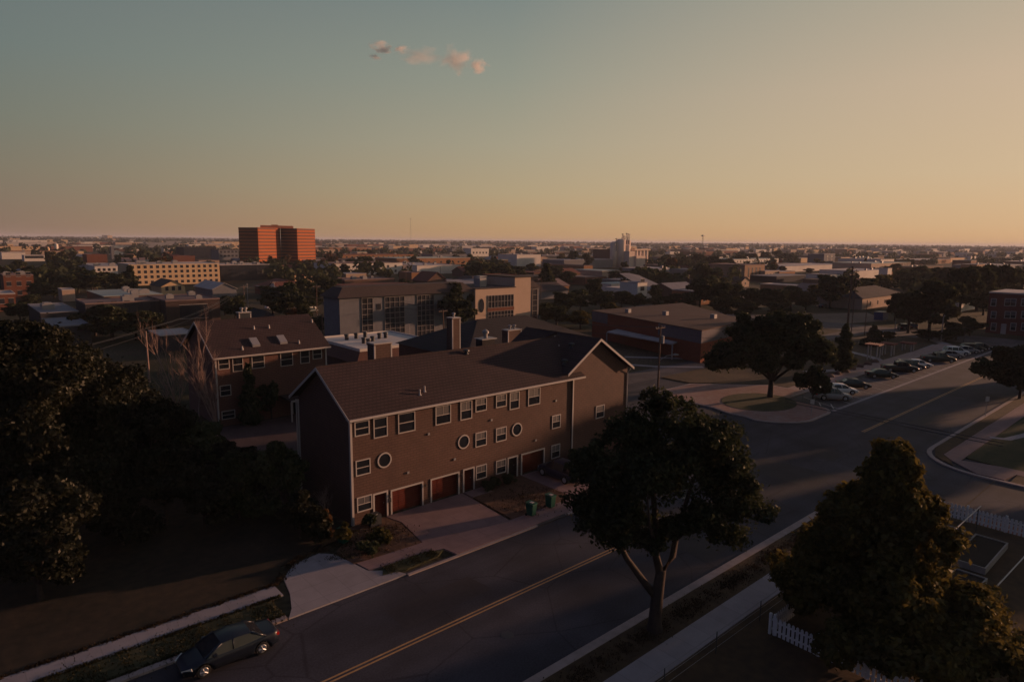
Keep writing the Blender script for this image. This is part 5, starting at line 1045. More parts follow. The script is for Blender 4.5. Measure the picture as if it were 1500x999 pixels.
def q_(a, z, b=0): return (SL.x*a+SL.y*b, SL.y*a-SL.x*b, z)
tk.tube([q_(0, -.2), q_(0, .1), q_(.02, .7), q_(-.05, 2.2), q_(-.2, 3.7)], [.62, .46, .36, .33, .27], 10)
for pts, rr in (([q_(.0, 2.0), q_(.9, 3.2), q_(1.7, 4.3), q_(2.5, 5.8), q_(3.0, 7.6)], [.2, .2, .17, .13, .05]), ([q_(-.15, 3.5), q_(.15, 4.6), q_(.2, 6.2), q_(.5, 9.5)], [.23, .2, .16, .05]), ([q_(-.2, 3.4), q_(-.8, 4.5), q_(-.95, 5.8), q_(-1.6, 8.5), q_(-2.2, 10.5)], [.2, .18, .16, .1, .04]),
  ([q_(-.9, 5.6), q_(-2.4, 6.4), q_(-4.0, 7.2)], [.12, .09, .03]), ([q_(.2, 6), q_(.3, 8, 1.2), q_(.2, 11.5, .6)], [.13, .1, .03]), ([q_(1.8, 4.6), q_(2.6, 5.2), q_(3.8, 6.6)], [.1, .07, .03]), ([q_(.15, 5), q_(.9, 7, -1.5), q_(1.2, 9, -2)], [.12, .08, .03])): tk.tube(pts, rr, 8)
for ch in CT.children:
    if ch.name.startswith('trunk'): ch.data = tk.mesh('trunk', BARK, smooth=True)
# left masses
def lt(label, px, yb, yt, R, n, leaf, seed, lm=LEAF, kind='round', name='garden_tree', z0f=.15, nl=18):
    p = G(px, yb); return tree(name, label, 'tree', p, top_z(p, yt), R, n, leaf, kind, lm, z0f, nl, seed)
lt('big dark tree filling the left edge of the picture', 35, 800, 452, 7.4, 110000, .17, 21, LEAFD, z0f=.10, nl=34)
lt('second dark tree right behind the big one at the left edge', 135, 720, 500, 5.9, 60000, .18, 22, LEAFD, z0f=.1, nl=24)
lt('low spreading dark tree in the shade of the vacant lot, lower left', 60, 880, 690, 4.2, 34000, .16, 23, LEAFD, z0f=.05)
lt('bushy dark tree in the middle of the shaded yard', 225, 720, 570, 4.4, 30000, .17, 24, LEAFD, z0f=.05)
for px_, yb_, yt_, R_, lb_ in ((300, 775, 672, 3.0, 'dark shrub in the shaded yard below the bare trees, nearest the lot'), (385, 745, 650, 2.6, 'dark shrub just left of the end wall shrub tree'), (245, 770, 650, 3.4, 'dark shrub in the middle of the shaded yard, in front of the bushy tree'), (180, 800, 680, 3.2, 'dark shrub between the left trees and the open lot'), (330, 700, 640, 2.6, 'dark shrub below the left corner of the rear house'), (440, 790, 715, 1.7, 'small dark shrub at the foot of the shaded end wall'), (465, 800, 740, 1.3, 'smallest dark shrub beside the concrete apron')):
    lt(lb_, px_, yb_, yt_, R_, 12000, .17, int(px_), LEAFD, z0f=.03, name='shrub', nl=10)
lt('rounded dark shrub tree against the shaded end wall of the near house', 425, 760, 640, 2.8, 14000, .17, 25, z0f=.05, name='shrub', nl=12)
lt('shrubby dark tree left of the near house end wall', 350, 760, 655, 3.3, 14000, .2, 26, z0f=.05, name='shrub', nl=12)
lt('dark shrub mass below the bare trees', 290, 700, 610, 3.4, 12000, .22, 27, z0f=.05, name='shrub', nl=12)
lt('tall cone shaped evergreen before the rear house', 368, 622, 531, 1.9, 11000, .2, 28, kind='cone', z0f=.02, name='evergreen', nl=10)
lt('bushy green tree right of the cone evergreen at the rear house', 398, 615, 553, 1.7, 7000, .2, 29, z0f=.1, name='garden_tree', nl=9)
lt('small green tree between the two brown houses', 447, 600, 535, 1.5, 5000, .2, 30, z0f=.1, nl=8)
bt = [(265, 628, 470, 31), (318, 640, 468, 32), (292, 610, 480, 33)]
for i, (px, yb, yt, sd) in enumerate(bt):
    p = G(px, yb); bare_tree('bare_tree', ['bare leafless tree left of the rear house, leftmost of three', 'bare leafless tree at the left corner of the rear house, rightmost of three', 'bare leafless tree between its two bare neighbours by the rear house'][i], p, top_z(p, yt), sd, PALEBARK, spread=.42, r0=.14)
p = G(478, 765); bare_tree('bare_shrub', 'bare twiggy shrub before the shaded end wall of the near house', p, 4.0, 41, PALEBARK, 'shrub', .7, .06)
def bush(label, x, y, R, H, n, seed, lm=LEAF, leaf=.12, name='bush'):
    root = thing(name, label, 'bush', (x, y, .1)); V = crown_data(make_lobes('round', R, H, 0.02, 6, seed), n, leaf, seed); inst('foliage', quads_mesh('foliage', V, [lm]), root); return root
bush('dark round bush under the first ground floor window of the near house', 23.0, 42.0, .9, 1.1, 4000, 51); bush('low green bush in the bed by the concrete apron', 20.6, 38.6, 1.0, .9, 4000, 52); bush('olive bush behind the bin at the left corner of the near house', 20.2, 40.6, .9, 1.6, 4000, 53, LEAFO)
bush('tan twiggy bush at the left end of the bed', 19.6, 42.4, .8, 2.2, 3000, 54, LEAFR); bush('grassy dark clump in the bed before the first garage', 22.6, 39.6, 1.2, .7, 4000, 55, LEAFO)
bush('dark bush left of the middle door of the near house', 34.2, 42.1, .75, 1.0, 3000, 56); bush('second dark bush between the two middle doors', 35.4, 42.2, .75, 1.0, 3000, 57); bush('dark bush just left of the dark door', 36.9, 42.0, .7, 1.1, 3000, 58)
bush('broad dark hedge between the right driveway and side lawn', 44.4, 41.0, 1.6, 1.9, 9000, 59); bush('dark bush at the right corner of the near house', 46.8, 41.2, 1.4, 1.6, 6000, 60)
# spiky yucca-like palm behind the street tree
root = thing('yucca_palm', 'spiky dark palm between the near house and the lamp pole', 'palm', (57.5, 41.5, 0)); mb = MB(); mb.tube([(0, 0, 0), (0, 0, 4.0)], [.22, .15], 8); mb.build('trunk', BARK, root, local=True); mb = MB(); r_ = random.Random(3)
for k in range(90):
    a = r_.uniform(0, 2*PI); e = r_.uniform(-.5, 1.4); l = r_.uniform(1.2, 2.0); d = Vector((math.cos(a)*math.cos(e), math.sin(a)*math.cos(e), math.sin(e))); s_ = d.cross(Vector((0, 0, 1))).normalized()*.07; o = Vector((0, 0, 4.0)); m_ = o+d*l*.6; t_ = o+d*l-Vector((0, 0, .25)); mb.face([o-s_*.4, m_-s_, t_, m_+s_])
mb.build('fronds', LEAF, root, local=True)
# island tree
p = G(1128, 583); H_ = top_z(p, 458)
il = [((a+.6)*.86-.6, (b-.6)*.86+.6, c*.97, d*.88, e*.92) for a, b, c, d, e in [(-4.2, 4.4, 6.2, 3.4, 2.7), (-1.5, 2.0, 7.6, 3.6, 3.0), (1.4, -1.0, 9.0, 3.6, 3.2), (3.6, -3.6, 8.0, 3.3, 2.8), (-5.6, 6.4, 5.2, 2.4, 2.2), (0, 0, 10.8, 2.8, 2.2), (2.6, -2.6, 11.0, 2.2, 2.0), (5.5, -5.4, 6.8, 2.6, 2.2), (-3.0, 3.2, 9.2, 2.6, 2.2), (2, 2.5, 7, 3, 2.4), (-2.5, 0, 5.6, 2.6, 2.0), (1.5, -3, 5.8, 2.2, 1.6), (-3.4, 3.6, 11.4, 1.2, 1.4), (5.0, -4, 10.4, 1.6, 1.4)]]
tree('island_tree', 'wide dark tree with forked trunk standing on the round lawn island', 'tree', p, H_, 8, n=60000, leaf=.26, lobes=il, seed=61, r0=.42, z_fork=2.6, limbs=9)
lt('dark shrub tree overhanging the first parked cars', 1190, 592, 525, 2.6, 9000, .22, 62, z0f=.08, name='shrub', nl=10)
lt('thin upright conifer at the park path', 1234, 547, 474, 2.6, 8000, .28, 63, kind='cone', z0f=.12, name='conifer', nl=10)
lt('small dense cone shaped pine right of the park path', 1279, 507, 477, 3.2, 7000, .28, 64, kind='cone', z0f=.03, name='pine_tree', nl=8)
lt('slender tree right edge of the island crown in the park', 1168, 520, 466, 2.4, 5000, .28, 65, z0f=.35, nl=8, lm=LEAFO)
lt('dark tree entering the right edge over the street', 1493, 585, 500, 5.6, 26000, .3, 66, z0f=.18, nl=24)
# ------------------------------------------------------------------ shade trees and houses out of frame to the right (they shade the street as in the photograph)
SH = ['nearest in line', 'second in line', 'third in line', 'fourth in line', 'fifth in line', 'sixth in line', 'seventh in line', 'eighth in line', 'ninth in line', 'tenth in line', 'eleventh in line', 'twelfth in line', 'thirteenth in line']
for i_, (x_, y_, h_, R_) in enumerate(((137, 19.2, 14.6, 5), (147, 15.4, 13.9, 4.2), (158, 14.5, 14.5, 5), (172, 9.5, 18.6, 5.5), (176, 5.5, 18.0, 5), (168, 13, 17, 5), (150, 3.5, 14, 5), (138, -1.5, 13, 5), (84, 5.5, 8.2, 4.2), (93, -2, 8.5, 4.6), (88, -10, 8.2, 4.5), (100, -17, 9, 5), (70, -22, 7, 4))):
    tree('street_tree', f'street tree outside the right edge of the view, {SH[i_]}', 'tree', (x_, y_), h_, R_, 9000, .45, 'round', LEAF, .2, 14, 80+i_)
# weeds and grass tufts along the pavement edges
# ------------------------------------------------------------------ mid-distance trees, shared crowns
PROTO = {}
def mesh_tree(kind, lm, seed, n, leaf):
    k = (kind, lm.name, seed)
    if k not in PROTO:
        lobes = make_lobes(kind, 4.2 if kind != 'cone' else 2.8, 10, 2.0 if kind != 'cone' else .8, 13, seed); V = crown_data(lobes, n, leaf, seed); t_ = trunk_mb(lobes, 10, .26, seed)
        PROTO[k] = (quads_mesh('crown', V, [lm]), t_.mesh('trunk', BARK, smooth=True), quads_mesh('tree', crown_data(lobes, max(900, n//5), leaf*1.9, seed), [lm, BARK], trunk_mb(lobes, 10, .26, seed, limbs=3)))
    return PROTO[k]
TREES = []
def mtree(px, yb, yt, wpx, kind='round', lm=None, seed=None, full=None, pos=None, h=None):
    p = Vector(pos) if pos is not None else G(px, yb); h = h or max(2.5, top_z(p, yt)); s = mpp(p); R = max(.8, wpx*s/2); seed = seed if seed is not None else 70+random.randrange(4); lm = lm or LEAF
    c, t_, one = mesh_tree(kind, lm, seed, 8000, .42); d = p.length; base = 4.2 if kind != 'cone' else 2.8; rz = random.uniform(0, 6.28)
    if full is None: full = d < 260
    if full:
        root = thing('tree' if kind != 'cone' else 'conifer', 'tree', 'tree', (p.x, p.y, 0), rz); a = inst('crown', c, root); b = inst('trunk', t_, root); root.scale = (R/base, R/base, h/10)
    else: root = inst('tree' if kind != 'cone' else 'conifer', one, None, (p.x, p.y, 0), rz, (R/base, R/base, h/10)); tag(root, 'tree', 'tree')
    TREES.append((root, p, kind, lm, h)); return root
mid = [(665, 492, 410, 72), (640, 488, 435, 50), (490, 492, 450, 36, 'round', LEAFY), (468, 490, 462, 30), (815, 478, 447, 56), (850, 482, 452, 48, 'round', LEAFO), (825, 462, 425, 45), (850, 458, 420, 48), (880, 455, 424, 50), (910, 452, 425, 46), (930, 452, 430, 40), (870, 440, 405, 30), (800, 470, 440, 40), (893, 470, 440, 34, 'round', LEAFO),
 (1025, 452, 402, 60), (1050, 455, 410, 52), (1078, 452, 412, 46), (1100, 458, 418, 50), (1130, 458, 420, 56), (1158, 452, 415, 50), (1180, 455, 425, 44), (1195, 440, 415, 34, 'round', LEAFO), (1215, 452, 398, 56), (1240, 450, 400, 40), (1010, 455, 425, 40), (985, 452, 428, 40), (960, 452, 432, 36), (1062, 468, 432, 44), (1090, 470, 440, 44), (1040, 440, 400, 44), (1033, 424, 385, 40), (1140, 470, 440, 40),
 (1330, 488, 420, 60), (1360, 492, 404, 78), (1385, 480, 410, 60), (1310, 470, 425, 30), (1405, 462, 388, 60), (1430, 456, 384, 66), (1455, 450, 384, 60), (1472, 445, 390, 50), (1440, 462, 420, 50), (1380, 432, 388, 40), (1420, 492, 462, 40), (1400, 498, 470, 44), (1360, 500, 482, 46), (1385, 500, 482, 40), (1300, 500, 488, 26, 'round', LEAFO), (1270, 432, 405, 30, 'round', LEAFY), (1290, 428, 400, 40, 'round', LEAFO), (1326, 425, 395, 40), (1350, 420, 388, 40),
 (165, 500, 442, 90), (140, 492, 445, 60), (200, 498, 452, 70), (225, 494, 455, 50), (115, 430, 398, 40), (135, 430, 392, 44), (155, 428, 395, 40), (175, 432, 398, 40), (100, 434, 400, 36), (193, 430, 388, 28, 'cone'), (184, 430, 398, 22, 'cone'), (90, 425, 405, 26, 'round', LEAFR), (78, 426, 408, 24, 'round', LEAFR), (60, 438, 412, 36), (80, 438, 412, 34), (45, 452, 430, 40), (30, 470, 440, 46), (26, 408, 380, 30), (105, 405, 380, 30), (64, 412, 388, 30), (140, 475, 448, 44), (108, 420, 396, 30),
 (345, 470, 430, 40), (330, 462, 432, 34), (420, 470, 425, 44), (445, 475, 430, 40), (400, 460, 415, 50), (430, 462, 410, 44), (460, 455, 420, 40), (478, 440, 405, 40), (470, 430, 400, 36), (445, 445, 405, 40), (495, 440, 418, 28, 'round', LEAFY), (435, 470, 450, 40, 'round', LEAFR), (405, 398, 382, 14), (430, 398, 383, 16), (448, 399, 382, 16), (470, 398, 380, 14), (455, 405, 388, 16), (365, 478, 448, 30, 'round', LEAFO),
 (700, 418, 380, 42), (720, 412, 382, 34), (740, 415, 385, 38), (760, 412, 388, 30), (690, 400, 384, 26), (800, 430, 385, 34, 'cone'), (798, 425, 390, 26), (830, 418, 396, 34), (780, 405, 385, 24), (860, 395, 370, 18), (840, 392, 366, 16), (885, 385, 366, 20), (960, 440, 415, 24), (985, 400, 384, 26), (975, 392, 372, 24), (1000, 398, 378, 28), (935, 445, 428, 22), (915, 416, 395, 28), (900, 412, 395, 26), (935, 412, 394, 30), (955, 408, 392, 26),
 (540, 398, 376, 18), (530, 398, 374, 22), (515, 396, 378, 20), (505, 405, 385, 20), (490, 404, 388, 20), (610, 378, 366, 12), (595, 425, 408, 26), (560, 372, 362, 10), (1130, 405, 386, 16), (1145, 404, 388, 14), (1185, 402, 392, 16, 'round', LEAFO), (1068, 400, 376, 26), (1045, 400, 372, 30), (1020, 392, 370, 26), (1085, 390, 372, 26), (1100, 388, 370, 26), (1120, 386, 368, 24), (1140, 384, 366, 24), (1155, 386, 370, 20)]
for q in mid: mtree(*q)
# ------------------------------------------------------------------ filler town beyond
def clear(x, y, m_=3):
    return not any(a-m_ < x < b+m_ and c-m_ < y < d+m_ for a, b, c, d in BOXES)
rg = random.Random(99)
def hides(x, y, h, w2, frac=.6):
    a = proj((x, y, 0)); b = proj((x+w2, y, h)); d = math.hypot(x, y); x0, x1 = min(a[0], b[0]), max(a[0], b[0]); y0, y1 = min(a[1], b[1]), max(a[1], b[1])
    for l, r_, t_, bt_, dd in RECTS:
        if d < dd and x0 < r_ and x1 > l and y0 < t_+(bt_-t_)*frac and y1 > t_: return True
    return False
walls = [(W_RED, 'brick'), (W_BRN, 'brown'), (W_TAN, 'tan'), (W_PEACH, 'peach'), (W_GRY, 'grey'), (W_WHT, 'white'), (W_ORG, 'orange')]
roofs = [(R_PALE, 'pale flat roof'), (R_GRY, 'grey flat roof'), (R_PNK, 'gravel roof'), (R_DRK, 'dark roof'), (R_GRN, 'pale green roof'), (R_RED, 'rust roof')]
MARK = [(60, 'at the far left edge'), (165, 'left of the peach apartments'), (325, 'behind the peach apartments'), (352, 'left of the office tower'), (480, 'around the office tower'), (610, 'left of the white warehouse'), (700, 'behind the white warehouse'), (800, 'behind the beige office wing'), (900, 'left of the silos'), (960, 'around the silos'), (1060, 'right of the silos'), (1200, 'behind the island tree'), (1320, 'beyond the park'), (1445, 'behind the big park trees'), (1600, 'at the right edge')]
def mark(px):
    for a, t_ in MARK:
        if px < a: return t_
    return MARK[-1][1]
LAB = {}
def defer(o, phrase, p): LAB.setdefault(phrase, []).append((proj(p)[0], o))
nb = 0; tries = 0; bands = [(230, 420, 40), (420, 800, 85), (800, 1500, 90), (1500, 2600, 60)]
for d0, d1, cnt in bands:
    k = 0; tries = 0
    while k < cnt and tries < 4000:
        tries += 1; a = math.radians(rg.uniform(8, 89)); d = math.sqrt(rg.uniform(d0*d0, d1*d1)); x, y = d*math.cos(a), d*math.sin(a)
        big = rg.random() < .35; W_ = rg.uniform(10, 18) if not big else rg.uniform(25, 70); D_ = rg.uniform(9, 16) if not big else rg.uniform(18, 40); h = rg.choice((3.2, 3.6, 4, 4.5, 6, 7)) if not big else rg.choice((4.5, 5.5, 7, 8))
        W_ *= 1+d/2500
        if 165 < x < 192 and y < 140: continue
        if not clear(x, y, 2) or not clear(x+W_, y+D_, 2) or not clear(x+W_, y, 2) or not clear(x, y+D_, 2) or not clear(x+W_/2, y+D_/2, 2): continue
        if d < 330 and (y < 110 or x < 40): continue
        if hides(x, y, h+.5, W_, 1.0): continue
        if d < 420 and 30 < y < 75: continue
        (wm, wn), (rm__, rn) = rg.choice(walls), rg.choice(roofs); house = (not big) and rg.random() < .55
        px = proj((x+W_/2, y, 0))[0]; band = 'mid distance' if d0 < 400 else 'further out' if d0 < 700 else 'far out' if d0 < 1400 else 'very far'
        BOXES.append((x, x+W_, y, y+D_))
        if house: o = gable_house('house', 'x', 'house', x, x+W_, y, y+D_, 3, 5.6, wm, rg.choice((R_DRK, R_GRY, R_RED, R_PNK)), rg.choice('xy')); ph_ = f'small {wn} house {mark(px)}, {band}'
        else:
            ws = [('S', .05, .95, max(2, int(W_/6)), (1.2,) if h < 6 else (1.2, 4.2), 1.6, 1.5)] if d < 750 else []
            o = block('commercial_building', 'x', 'building', x, x+W_, y, y+D_, h, wm, rm__, wins=ws, kit=3 if (big and d < 1300) else 0, par=.3); ph_ = f'{wn} building with {rn} {mark(px)}, {band}'
        defer(o, ph_, (x+W_/2, y, 0)); k += 1
# filler trees up to the limit
ft = 0
while ft < 90:
    a = math.radians(rg.uniform(9, 88)); d = math.sqrt(rg.uniform(240**2, 760**2)); x, y = d*math.cos(a), d*math.sin(a)
    if not clear(x, y, 2.5) or (d < 420 and y < 110) or (d < 330 and x < 30): continue
    if hides(x-3, y, 9, 6, .8): continue
    ft += 1; mtree(0, 0, 0, 1, rg.choice(('round', 'round', 'round', 'cone')), rg.choice((LEAF, LEAF, LEAFO, LEAFR)), full=False, pos=(x, y, 0), h=rg.uniform(6, 12)); o = TREES[-1][0]; s_ = rg.uniform(.8, 1.5); o.scale = (s_, s_, rg.uniform(.6, 1.2))
tone = {LEAF.name: 'dark green', LEAFO.name: 'olive', LEAFR.name: 'rusty', LEAFY.name: 'yellow green'}
for o, p, kind, lm, h in TREES:
    d = p.length; band = 'in the near town' if d < 160 else 'in the middle distance' if d < 300 else 'further away' if d < 500 else 'far away'
    defer(o, f"{tone[lm.name]} {'conifer' if kind == 'cone' else 'tree'} {mark(proj(p)[0])}, {band}", p)
ORD = ['first', 'second', 'third', 'fourth', 'fifth', 'sixth', 'seventh', 'eighth', 'ninth', 'tenth', 'eleventh', 'twelfth', 'thirteenth', 'fourteenth', 'fifteenth', 'sixteenth', 'seventeenth', 'eighteenth', 'nineteenth', 'twentieth']
for t1 in ('twenty', 'thirty', 'forty', 'fifty'): ORD += [t1+' '+o_ for o_ in ORD[:9]]
for ph_, L_ in LAB.items():
    L_.sort(key=lambda t_: t_[0])
    for i, (_, o) in enumerate(L_):
        o['label'] = ph_ if len(L_) == 1 else f'{ph_}, {ORD[i]} from left'
        if 'tree' in o.name or 'conifer' in o.name: o['group'] = 'trees of the town'
        else: o['group'] = 'buildings of the town'
# far-off woods and far-off roofs: uncountable masses
def far_woods(n, d0, d1, hmin, hmax, seed, name, label):
    r = np.random.default_rng(seed); lo, hi = math.radians(5), math.radians(92); V = []
    a = r.uniform(lo, hi, n); d = np.exp(r.uniform(math.log(d0), math.log(d1), n)); x = d*np.cos(a); y = d*np.sin(a)
    # clumping
    q = np.sin(x*.011+1)*np.sin(y*.013+2)+.5*np.sin(x*.031+y*.017)+.3*np.sin(d*.02); keep = (q > -.25) | (r.random(n) < .12); x, y, d = x[keep], y[keep], d[keep]
    bx = np.array([(b[0]-2, b[1]+2, b[2]-2, b[3]+2) for b in BOXES]); ok = np.ones(len(x), bool)
    for b in bx: ok &= ~((x > b[0]) & (x < b[1]) & (y > b[2]) & (y < b[3]))
    x, y, d = x[ok], y[ok], d[ok]; hd = np.array([not hides(a_-3, b_, 10, 7, .85) for a_, b_ in zip(x, y)]); x, y, d = x[hd], y[hd], d[hd]; m = len(x); s = r.uniform(.7, 1.3, m)*(1+d/3500); h = r.uniform(hmin, hmax, m)*(1+d/9000)
    k = 22; C = np.repeat(np.stack([x, y, h*.55], 1), k, 0); dv = r.normal(size=(m*k, 3)); dv /= np.linalg.norm(dv, axis=1)[:, None]
    c = C+dv*np.stack([np.repeat(3.6*s, k), np.repeat(3.6*s, k), np.repeat(h*.45, k)], 1)*r.uniform(.7, 1.05, (m*k, 1)); nv = dv+r.normal(size=(m*k, 3))*.4; nv /= np.linalg.norm(nv, axis=1)[:, None]
    t = np.cross(nv, r.normal(size=(m*k, 3))); t /= np.linalg.norm(t, axis=1)[:, None]; b_ = np.cross(nv, t); sz = np.repeat(1.7*s, k)[:, None]*r.uniform(.6, 1.2, (m*k, 1)); t = t*sz; b_ = b_*sz
    V = np.stack([c-t, c+b_, c+t, c-b_], 1).reshape(-1, 3); me = quads_mesh(name, V, [LEAF]); o = bpy.data.objects.new(name, me); COL.objects.link(o); tag(o, label, 'woods', kind='stuff')
far_woods(2100, 300, 2200, 5, 10, 5, 'distant_woods', 'dark tree cover spread between the roofs of the far town')
far_woods(6500, 2200, 7500, 8, 16, 6, 'horizon_woods', 'band of dark woods along the horizon')
# distant town roofs, one uncountable mass
r = np.random.default_rng(8); mb = MB(); mats_ = [W_WHT, W_TAN, W_PEACH, R_PALE, W_RED, R_GRY]
for i in range(700):
    a = r.uniform(math.radians(6), math.radians(90)); d = math.exp(r.uniform(math.log(1500), math.log(5000))); x, y = d*math.cos(a), d*math.sin(a); W_ = r.uniform(10, 50)*(1+d/4000); D_ = r.uniform(10, 30); h = r.uniform(4, 9)*(1+d/5000); mb.cur = int(r.integers(0, 6)); mb.box(x, x+W_, y, y+D_, 0, h)
o = mb.build('distant_town', mats_); tag(o, 'scatter of tiny pale roofs in the town below the horizon', 'town', kind='stuff')
for i, (px, w2, yt, m_, lbl) in enumerate(((141, 7, 346.5, W_WHT, 'tiny white tower on the horizon, left of the bluish one'), (151, 6, 344.5, W_GRY, 'tiny bluish grey tower on the horizon'), (158, 4, 345, W_PEACH, 'tiny peach tower on the horizon, right of the bluish one'))):
    p = Vector((0, 0, 0)); d = ray(px, 352); d = Vector((d.x, d.y, 0)).normalized()*4200; s = 4200/F_PX; h = top_z(d, yt); mb = MB(); mb.box(d.x, d.x+w2*s*1.3, d.y, d.y+20, 0, h); o = mb.build('distant_tower', m_, off=(d.x, d.y, 0)); tag(o, lbl, 'tower')
# far hills
mb = MB(); prev = None
for k, (dist, hh) in enumerate(((9000, 22), (13000, 34))):
    pts = []
    for i in range(121):
        a = math.radians(-5+105*i/120); h = hh*(.75+.25*math.sin(i*.21+k)+.12*math.sin(i*.77)); pts.append((dist*math.cos(a), dist*math.sin(a), h))
    for i in range(120):
        a, b = pts[i], pts[i+1]; mb.face([(a[0]*.97, a[1]*.97, 0), (b[0]*.97, b[1]*.97, 0), b, a]); mb.face([a, b, (b[0]*1.03, b[1]*1.03, 0), (a[0]*1.03, a[1]*1.03, 0)])
struct('hills', mb, mat('hill_woods', (.035, .035, .025), 1, .4, .01))
def tufts(name, label, strips, n, hgt, lm, seed):
    r = np.random.default_rng(seed); P_ = []
    for (x0, y0, x1, y1, wd, z) in strips:
        k = int(n*math.hypot(x1-x0, y1-y0)); t = r.random(k); clump = np.sin(t*math.hypot(x1-x0, y1-y0)*1.3+seed)+np.sin(t*math.hypot(x1-x0, y1-y0)*3.7); keep = (clump > -.2) | (r.random(k) < .3); t = t[keep]; k = len(t)
        L_ = math.hypot(x1-x0, y1-y0); nx, ny = -(y1-y0)/L_, (x1-x0)/L_; o = r.normal(size=k)*wd*.5; P_.append(np.stack([x0+(x1-x0)*t+nx*o, y0+(y1-y0)*t+ny*o, np.full(k, z)], 1))
    B = np.concatenate(P_); k = len(B); a = r.uniform(0, 6.28, k); h = hgt*r.uniform(.4, 1.3, k); w2 = .03*r.uniform(.7, 1.6, k); d = np.stack([np.cos(a), np.sin(a), np.zeros(k)], 1)*w2[:, None]; tip = B+np.stack([r.normal(size=k)*h*.4, r.normal(size=k)*h*.4, h], 1)
    V = np.stack([B-d, B+d, tip+d*.3, tip-d*.3], 1).reshape(-1, 3); me = quads_mesh(name, V, [lm]); o = bpy.data.objects.new(name, me); COL.objects.link(o); tag(o, label, 'grass', kind='stuff')
GRL = leafmat('grass_blade', (.012, .014, .006), (.06, .05, .022), .2); GRD = leafmat('dry_blade', (.02, .013, .008), (.075, .045, .022), .2)
tufts('verge_grass', 'dark grass tufts along the left verge and pavement edges', [(-5, 36.9, 14, 36.9, .16, .1), (-5, 35.6, 13.4, 35.6, 1.6, .1), (-5, 34.78, 13.4, 34.78, .1, .1), (19.2, 38.6, 21.5, 42.6, 1.4, .1), (20.5, 35.6, 24.5, 35.5, .7, .1)], 380, .09, GRL, 3)
tufts('dry_weeds', 'dry weeds along the lot edge, the dirt beds and the near verge', [(-5, 38.4, 14.6, 38.4, .22, .1), (14.6, 38.6, 16.5, 40.6, .4, .1), (16.5, 40.7, 19, 41.0, .5, .1), (21, 38.4, 24.6, 41.5, 2.0, .12), (33, 37.2, 38.5, 39.8, 2.6, .12), (5, 20.0, 52, 20.0, .7, .1)], 240, .10, GRD, 4)
# ------------------------------------------------------------------ evening haze
mb = MB(); mb.box(-600, 17000, -4300, 17000, -1.2, 52); hz = mb.build('haze', bpy.data.materials.new('haze'), off=(0, 0, 0)); hz['kind'] = 'stuff'; hz['label'] = 'thin warm evening haze lying over the whole town'; hz['category'] = 'haze'
hm = hz.data.materials[0]; hm.use_nodes = True; hn = hm.node_tree; hn.nodes.clear(); ho = nn(hn, 'ShaderNodeOutputMaterial'); hv = nn(hn, 'ShaderNodeVolumePrincipled'); hn.links.new(hv.outputs[0], ho.inputs['Volume']); hv.inputs['Color'].default_value = (.74, .78, .92, 1); hv.inputs['Density'].default_value = .00010; hv.inputs['Anisotropy'].default_value = .1
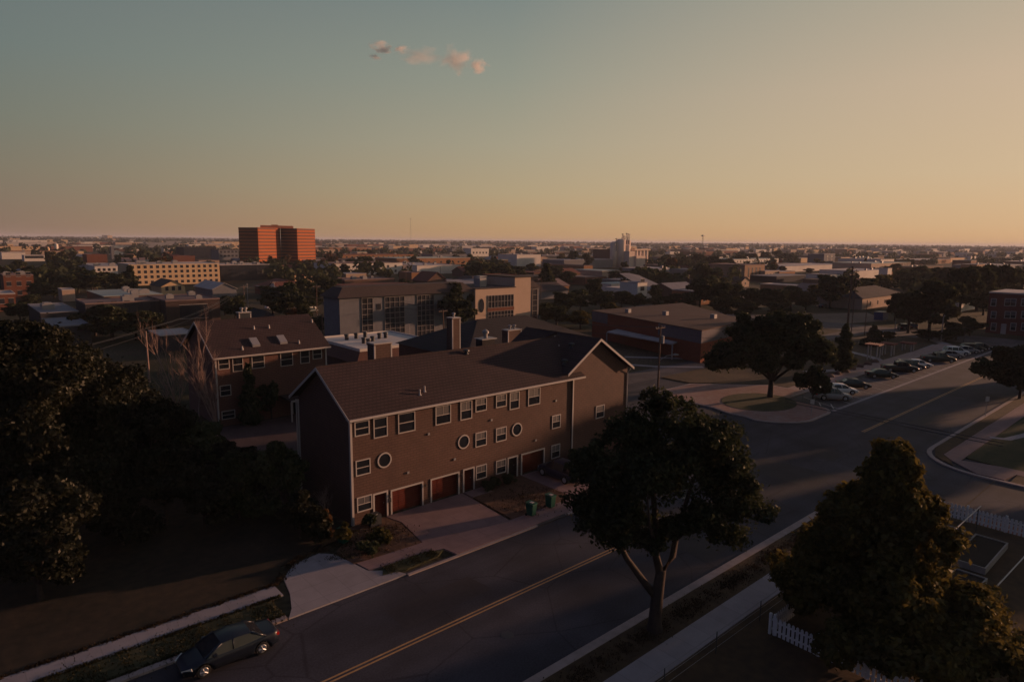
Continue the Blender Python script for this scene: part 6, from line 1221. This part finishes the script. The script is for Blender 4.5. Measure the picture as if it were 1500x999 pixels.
# ------------------------------------------------------------------ cloud
def cloud(label, px, py, wpx, hpx, dist, dens, seed, group='small clouds'):
    d = ray(px, py).normalized()*dist; s = dist/F_PX*.98; me = bpy.data.meshes.new('cloud')
    bm_ = MB(); n1, n2_ = 16, 10
    for j in range(n2_+1):
        t_ = PI*j/n2_
        for i in range(n1): f = 2*PI*i/n1; bm_.v.append((math.sin(t_)*math.cos(f), math.sin(t_)*math.sin(f), math.cos(t_)))
    for j in range(n2_):
        for i in range(n1): bm_.f.append((j*n1+i, (j+1)*n1+i, (j+1)*n1+(i+1) % n1, j*n1+(i+1) % n1)); bm_.mi.append(0)
    m_ = bpy.data.materials.new('cloud_vapour'); m_.use_nodes = True; nt_ = m_.node_tree; nt_.nodes.clear(); o_ = nn(nt_, 'ShaderNodeOutputMaterial'); v = nn(nt_, 'ShaderNodeVolumePrincipled'); nt_.links.new(v.outputs[0], o_.inputs['Volume'])
    tc = nn(nt_, 'ShaderNodeTexCoord'); ln = nn(nt_, 'ShaderNodeVectorMath', operation='LENGTH'); nt_.links.new(tc.outputs['Object'], ln.inputs[0]); no_ = nn(nt_, 'ShaderNodeTexNoise'); no_.inputs['Scale'].default_value = 1.7; no_.inputs['Detail'].default_value = 5
    ofs = nn(nt_, 'ShaderNodeVectorMath', operation='ADD'); ofs.inputs[1].default_value = (seed*3.1, seed*1.7, 0); nt_.links.new(tc.outputs['Object'], ofs.inputs[0]); nt_.links.new(ofs.outputs[0], no_.inputs['Vector'])
    a = nn(nt_, 'ShaderNodeMath', operation='MULTIPLY_ADD'); nt_.links.new(no_.outputs[0], a.inputs[0]); a.inputs[1].default_value = 1.9; a.inputs[2].default_value = -.35
    b = nn(nt_, 'ShaderNodeMath', operation='SUBTRACT'); nt_.links.new(a.outputs[0], b.inputs[0]); nt_.links.new(ln.outputs['Value'], b.inputs[1]); b.use_clamp = True
    c = nn(nt_, 'ShaderNodeMath', operation='MULTIPLY'); nt_.links.new(b.outputs[0], c.inputs[0]); c.inputs[1].default_value = dens; nt_.links.new(c.outputs[0], v.inputs['Density']); v.inputs['Color'].default_value = (.98, .93, .9, 1); v.inputs['Anisotropy'].default_value = .2
    o = bm_.build('cloud', m_, local=True); o.location = d+Vector((0, 0, CH)); o.scale = (wpx*s/2, wpx*s/2, hpx*s/2); tag(o, label, 'cloud', group, 'stuff'); return o
cloud('largest puff of the small pink cloud group', 668, 87, 60, 52, 3500, .032, 1); cloud('small puff at the right end of the cloud group', 701, 98, 40, 30, 3500, .05, 2); cloud('tiny puff at the upper left of the cloud group', 560, 70, 46, 22, 3500, .05, 3)
cloud('tiny puff second from left in the cloud group', 589, 73, 34, 16, 3500, .05, 4); cloud('thin grey streak joining the cloud puffs', 618, 84, 100, 26, 3500, .012, 5); cloud('faintest lowest puff at the left end', 549, 84, 28, 13, 3500, .05, 6)
